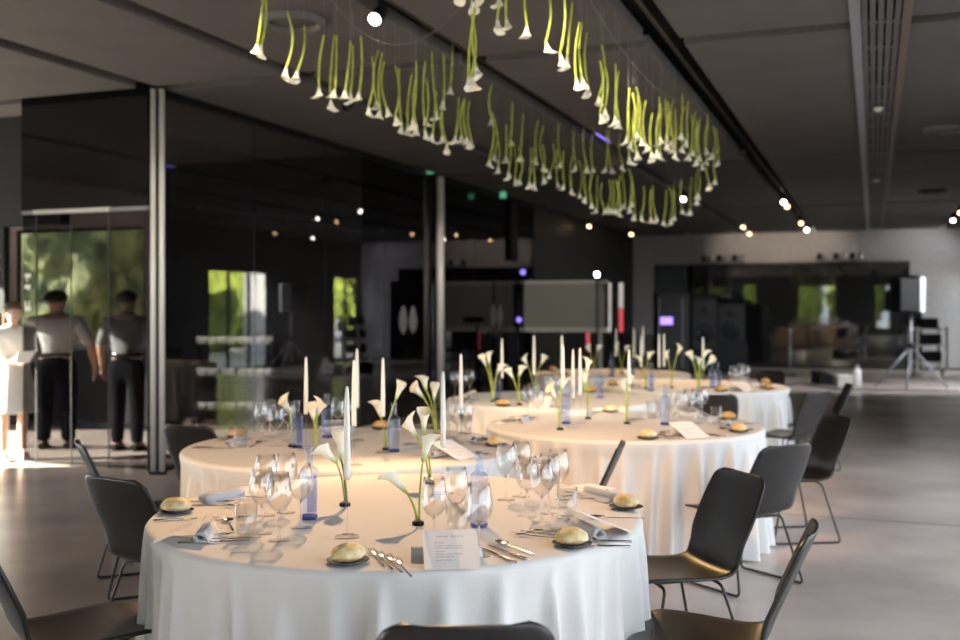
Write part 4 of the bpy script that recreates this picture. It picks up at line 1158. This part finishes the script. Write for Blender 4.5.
        obj('belt', MB().lathe([(.172, 1.02), (.178, 1.025), (.178, 1.055), (.172, 1.06)], 30, closed_ends=False, squash=(1, .76)), 'black_gloss', t)
    for s in (-1, 1):
        x, y = lg[s][1][0], lg[s][1][1]
        b = MB(); rows = []
        for k in range(9):
            u = k/8; yy = y-.085+.27*u; w_ = .042*math.sin(PI*(.12+.80*u))**.5+.004; hh = .075-.045*u
            rows.append([(x+s*.008*u+w_*math.cos(q/12*2*PI), yy, max(.001, hh*.5+hh*.5*math.sin(q/12*2*PI))) for q in range(12)])
        b.grid(rows, True, True); b.add(rows[0], [tuple(range(12))]); b.add(rows[-1], [tuple(range(12))])
        obj('shoe', b, 'shoe' if not dress else 'white', t)
    return t
down = {-1: ((-.30, -.03, 1.13), (-.33, .05, .90), (-.33, .09, .74)), 1: ((.30, -.03, 1.13), (.32, .06, .90), (.31, .10, .74))}
m1 = P(56, 11.35); person((m1.x, m1.y, 0), (-.12, 1), 'man in white shirt and dark trousers seen from behind through the lobby glass', 1.73, 'skin', 'hair', down, ('shirt', False), 'trousers').scale.x *= 1.26  # solid figure built behind the glass in place of a reflection
down2 = {-1: ((-.27, -.02, 1.13), (-.30, .08, .90), (-.29, .13, .75)), 1: ((.27, -.03, 1.13), (.29, .05, .89), (.28, .09, .73))}
m2 = P(127, 11.2); person((m2.x, m2.y, 0), (.15, 1), 'man in grey shirt and dark trousers seen from behind beside the steel posts', 1.73, 'skin', 'hair', down2, ('shirt_grey', False), 'trousers').scale.x *= 1.10  # likewise a solid stand-in for a reflected man
held = {-1: ((-.25, .06, 1.16), (-.10, .26, 1.12), (-.03, .36, 1.14)), 1: ((.25, .04, 1.14), (.12, .25, 1.08), (.04, .35, 1.10))}
m3 = P(13, 10.5); person((m3.x, m3.y, 0), (.55, -.6), 'woman in bright white dress standing in the sun at the left edge', 1.60, 'skin_pale', 'hair_brown', held, ('dress', True), None, dress='dress', hair_long=True)
fw = LD(.55, -.6).normalized()
o = obj('white_paper', MB().box(-.10, .10, -.002, .002, -.07, .07), 'paper', None, (m3.x+fw.x*.40, m3.y+fw.y*.40, 1.05), (math.radians(-35), 0, ang(.55, -.6))); tag(o, 'white paper held by the woman in the white dress', 'paper')

# ------------------------------------------------------------------ outdoors
struct('ground', MB().box(-60, 60, -60, 90, -.35, -.125), 'ground')
def blob(c, r, seed, amp=.35):
    bm = bmesh.new(); bmesh.ops.create_icosphere(bm, subdivisions=5, radius=1)
    for v in bm.verts:
        p = v.co.copy(); q = p*2.2+Vector((seed, seed*.7, 1.3))
        k = 1+amp*noise.noise(q)+.22*noise.noise(q*3.1)+.12*noise.noise(q*8)
        v.co = Vector((p.x*r[0]*k, p.y*r[1]*k, p.z*r[2]*k))
    me = bpy.data.meshes.new('crown'); bm.to_mesh(me); bm.free()
    for p in me.polygons: p.use_smooth = True
    return me
def tree(x, y, h, r, label, mat, seed, low=False):
    t = thing('tree', label, 'tree', (x, y, -.125), 0, 'garden trees outside')
    obj('trunk', MB().tube([(0, 0, 0), (.05, .03, h*.35), (0, 0, h*.7)], [.16, .12, .07], 10), 'bark', t)
    cz = h*.62 if not low else h*.48
    obj('crown', blob(None, (r, r, h*.42 if not low else h*.5), seed), mat, t, (0, 0, cz))
for k, (x, y, h, r, lab) in enumerate(((11.5, 29.5, 5.5, 1.7, 'first'), (12.5, 34.0, 6, 1.9, 'second'), (12.0, 38.8, 5.5, 1.8, 'third'), (13.0, 43.4, 6, 1.9, 'fourth'), (11.5, 48.0, 6, 1.9, 'fifth'), (13.5, 52.6, 7, 2.0, 'sixth'), (17.0, 36.5, 7, 1.9, 'seventh'), (17.5, 46, 7, 2.0, 'eighth'))):
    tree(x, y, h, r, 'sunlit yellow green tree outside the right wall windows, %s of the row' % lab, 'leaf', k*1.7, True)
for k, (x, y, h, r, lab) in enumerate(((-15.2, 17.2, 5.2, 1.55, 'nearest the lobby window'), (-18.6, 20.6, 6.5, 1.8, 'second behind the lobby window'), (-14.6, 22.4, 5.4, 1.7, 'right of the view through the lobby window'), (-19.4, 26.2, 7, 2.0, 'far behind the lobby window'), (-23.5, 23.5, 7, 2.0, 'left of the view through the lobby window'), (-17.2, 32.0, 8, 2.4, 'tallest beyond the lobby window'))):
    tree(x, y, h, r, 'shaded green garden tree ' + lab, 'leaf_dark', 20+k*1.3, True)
struct('wall_garden', MB().box(7.8, 8.1, 31.1, 33.2, -.12, 3.4), 'white_wall')

# ------------------------------------------------------------------ light
w = bpy.data.worlds.new('World'); S.world = w; w.use_nodes = True
N, L = w.node_tree.nodes, w.node_tree.links
bg = N['Background']; bg.inputs['Color'].default_value = (.80, .87, 1.0, 1); bg.inputs['Strength'].default_value = 2.7
sd = Vector((1, .55, -.46))
sun = bpy.data.lights.new('sun', 'SUN'); sun.energy = 32; sun.color = (1, .93, .80); sun.angle = math.radians(.6)
o = bpy.data.objects.new('sun', sun); COL.objects.link(o); o.rotation_euler = sd.to_track_quat('-Z', 'Y').to_euler()
def lamp(x, y, target, power, size=40, col=(1, .60, .30), blend=.6, z=CEIL-.16):  # used for track lights and for added fill spots
    l = bpy.data.lights.new('track_or_fill_lamp', 'SPOT'); l.energy = power; l.color = col; l.spot_size = math.radians(size); l.spot_blend = blend; l.shadow_soft_size = .035
    o = bpy.data.objects.new('track_or_fill_lamp', l); COL.objects.link(o); o.location = (x, y, z)
    o.rotation_euler = (Vector(target)-Vector((x, y, z))).to_track_quat('-Z', 'Y').to_euler()
c = {k: v[0] for k, v in TABLES.items()}
def tgt(k, dx=0, dy=0): return (c[k].x+dx, c[k].y+dy, TZ)
lamp(-3.1, 6.15, tgt('T1'), 400, 40)
lamp(-3.1, 2.2, tgt('T2'), 210, 40)
lamp(-1.5, 4.2, tgt('T3'), 220, 42)
lamp(-3.1, 3.9, tgt('T4'), 190, 30)
lamp(-1.5, 13.0, tgt('T5'), 250, 40)
lamp(-3.1, 15.0, tgt('T6'), 230, 40)
lamp(-1.5, 27.3, (-1.5, 28.5, 3.1), 16, 100, (1, .86, .70))
lamp(-3.1, 27.3, (-3.1, 28.5, 3.1), 14, 100, (1, .86, .70))
lamp(1.62, 27.0, (1.0, 28.4, 2.2), 30, 120, (.92, .92, 1))
lamp(-3.1, 4.2, (-3.0, 7.0, 1.6), 120, 52, (1, .88, .66))  # added to brighten the left hanging callas
lamp(-1.5, 4.8, (-1.8, 8.0, 1.6), 120, 52, (1, .88, .66))  # extra spot put in to brighten the right calla strand
lamp(-1.5, 7.2, (-2.3, 11.0, 1.3), 38, 50, (1, .88, .66))  # weaker added spot, lifts the dim far callas

lamp(1.62, 20.0, (-.6, 23.0, 0), 320, 84, (.92, .94, 1))  # added cool fill for the dark far floor
g_ = P(670, 4.45, .42); lamp(-3.1, 9.0, g_, 170, 13, (1, .62, .26))
lamp(-4.7, 15.2, (-5.3, 18.5, 1.4), 45, 44, (1, .93, .82))  # added so the display screen reads brighter
lamp(-4.7, 4.6, (XG, 8.0, 1.5), 130, 44, (1, .88, .72))  # spot put in to brighten the corner posts
lamp(-4.7, 11.4, (XG, 14.75, 1.5), 110, 40, (1, .88, .72))  # added likewise, brightens the lone post
lamp(-6.7, 8.7, (mid.x, mid.y, .6), 1500, 40, (1, .92, .80))  # added lobby spot, makes the white cups show through the dark glass
for k, (x, y) in enumerate(((-14, -24), (-9.5, -26), (-5.5, -23), (-1.0, -26), (3.5, -24))):
    tree(x, y, 6.5, 2.0, 'yellow green tree before the windows behind the tables, %s along' % ORD[k], 'leaf', 40+k*1.9, True)

# ------------------------------------------------------------------ camera
cam = bpy.data.cameras.new('camera'); co = bpy.data.objects.new('camera', cam); COL.objects.link(co)
co.location = (0, 0, H); co.rotation_euler = (PI/2, 0, YAW)
cam.sensor_width = 36; cam.lens = 36*F/960; cam.shift_y = -10/960
cam.clip_start = .05; cam.clip_end = 300
cam.dof.use_dof = True; cam.dof.focus_distance = 3.6; cam.dof.aperture_fstop = 2.1
S.camera = co
vs = S.view_settings
vs.view_transform = 'Standard'; vs.look = 'None'; vs.gamma = 1; vs.use_curve_mapping = False
vs.exposure = 0.95
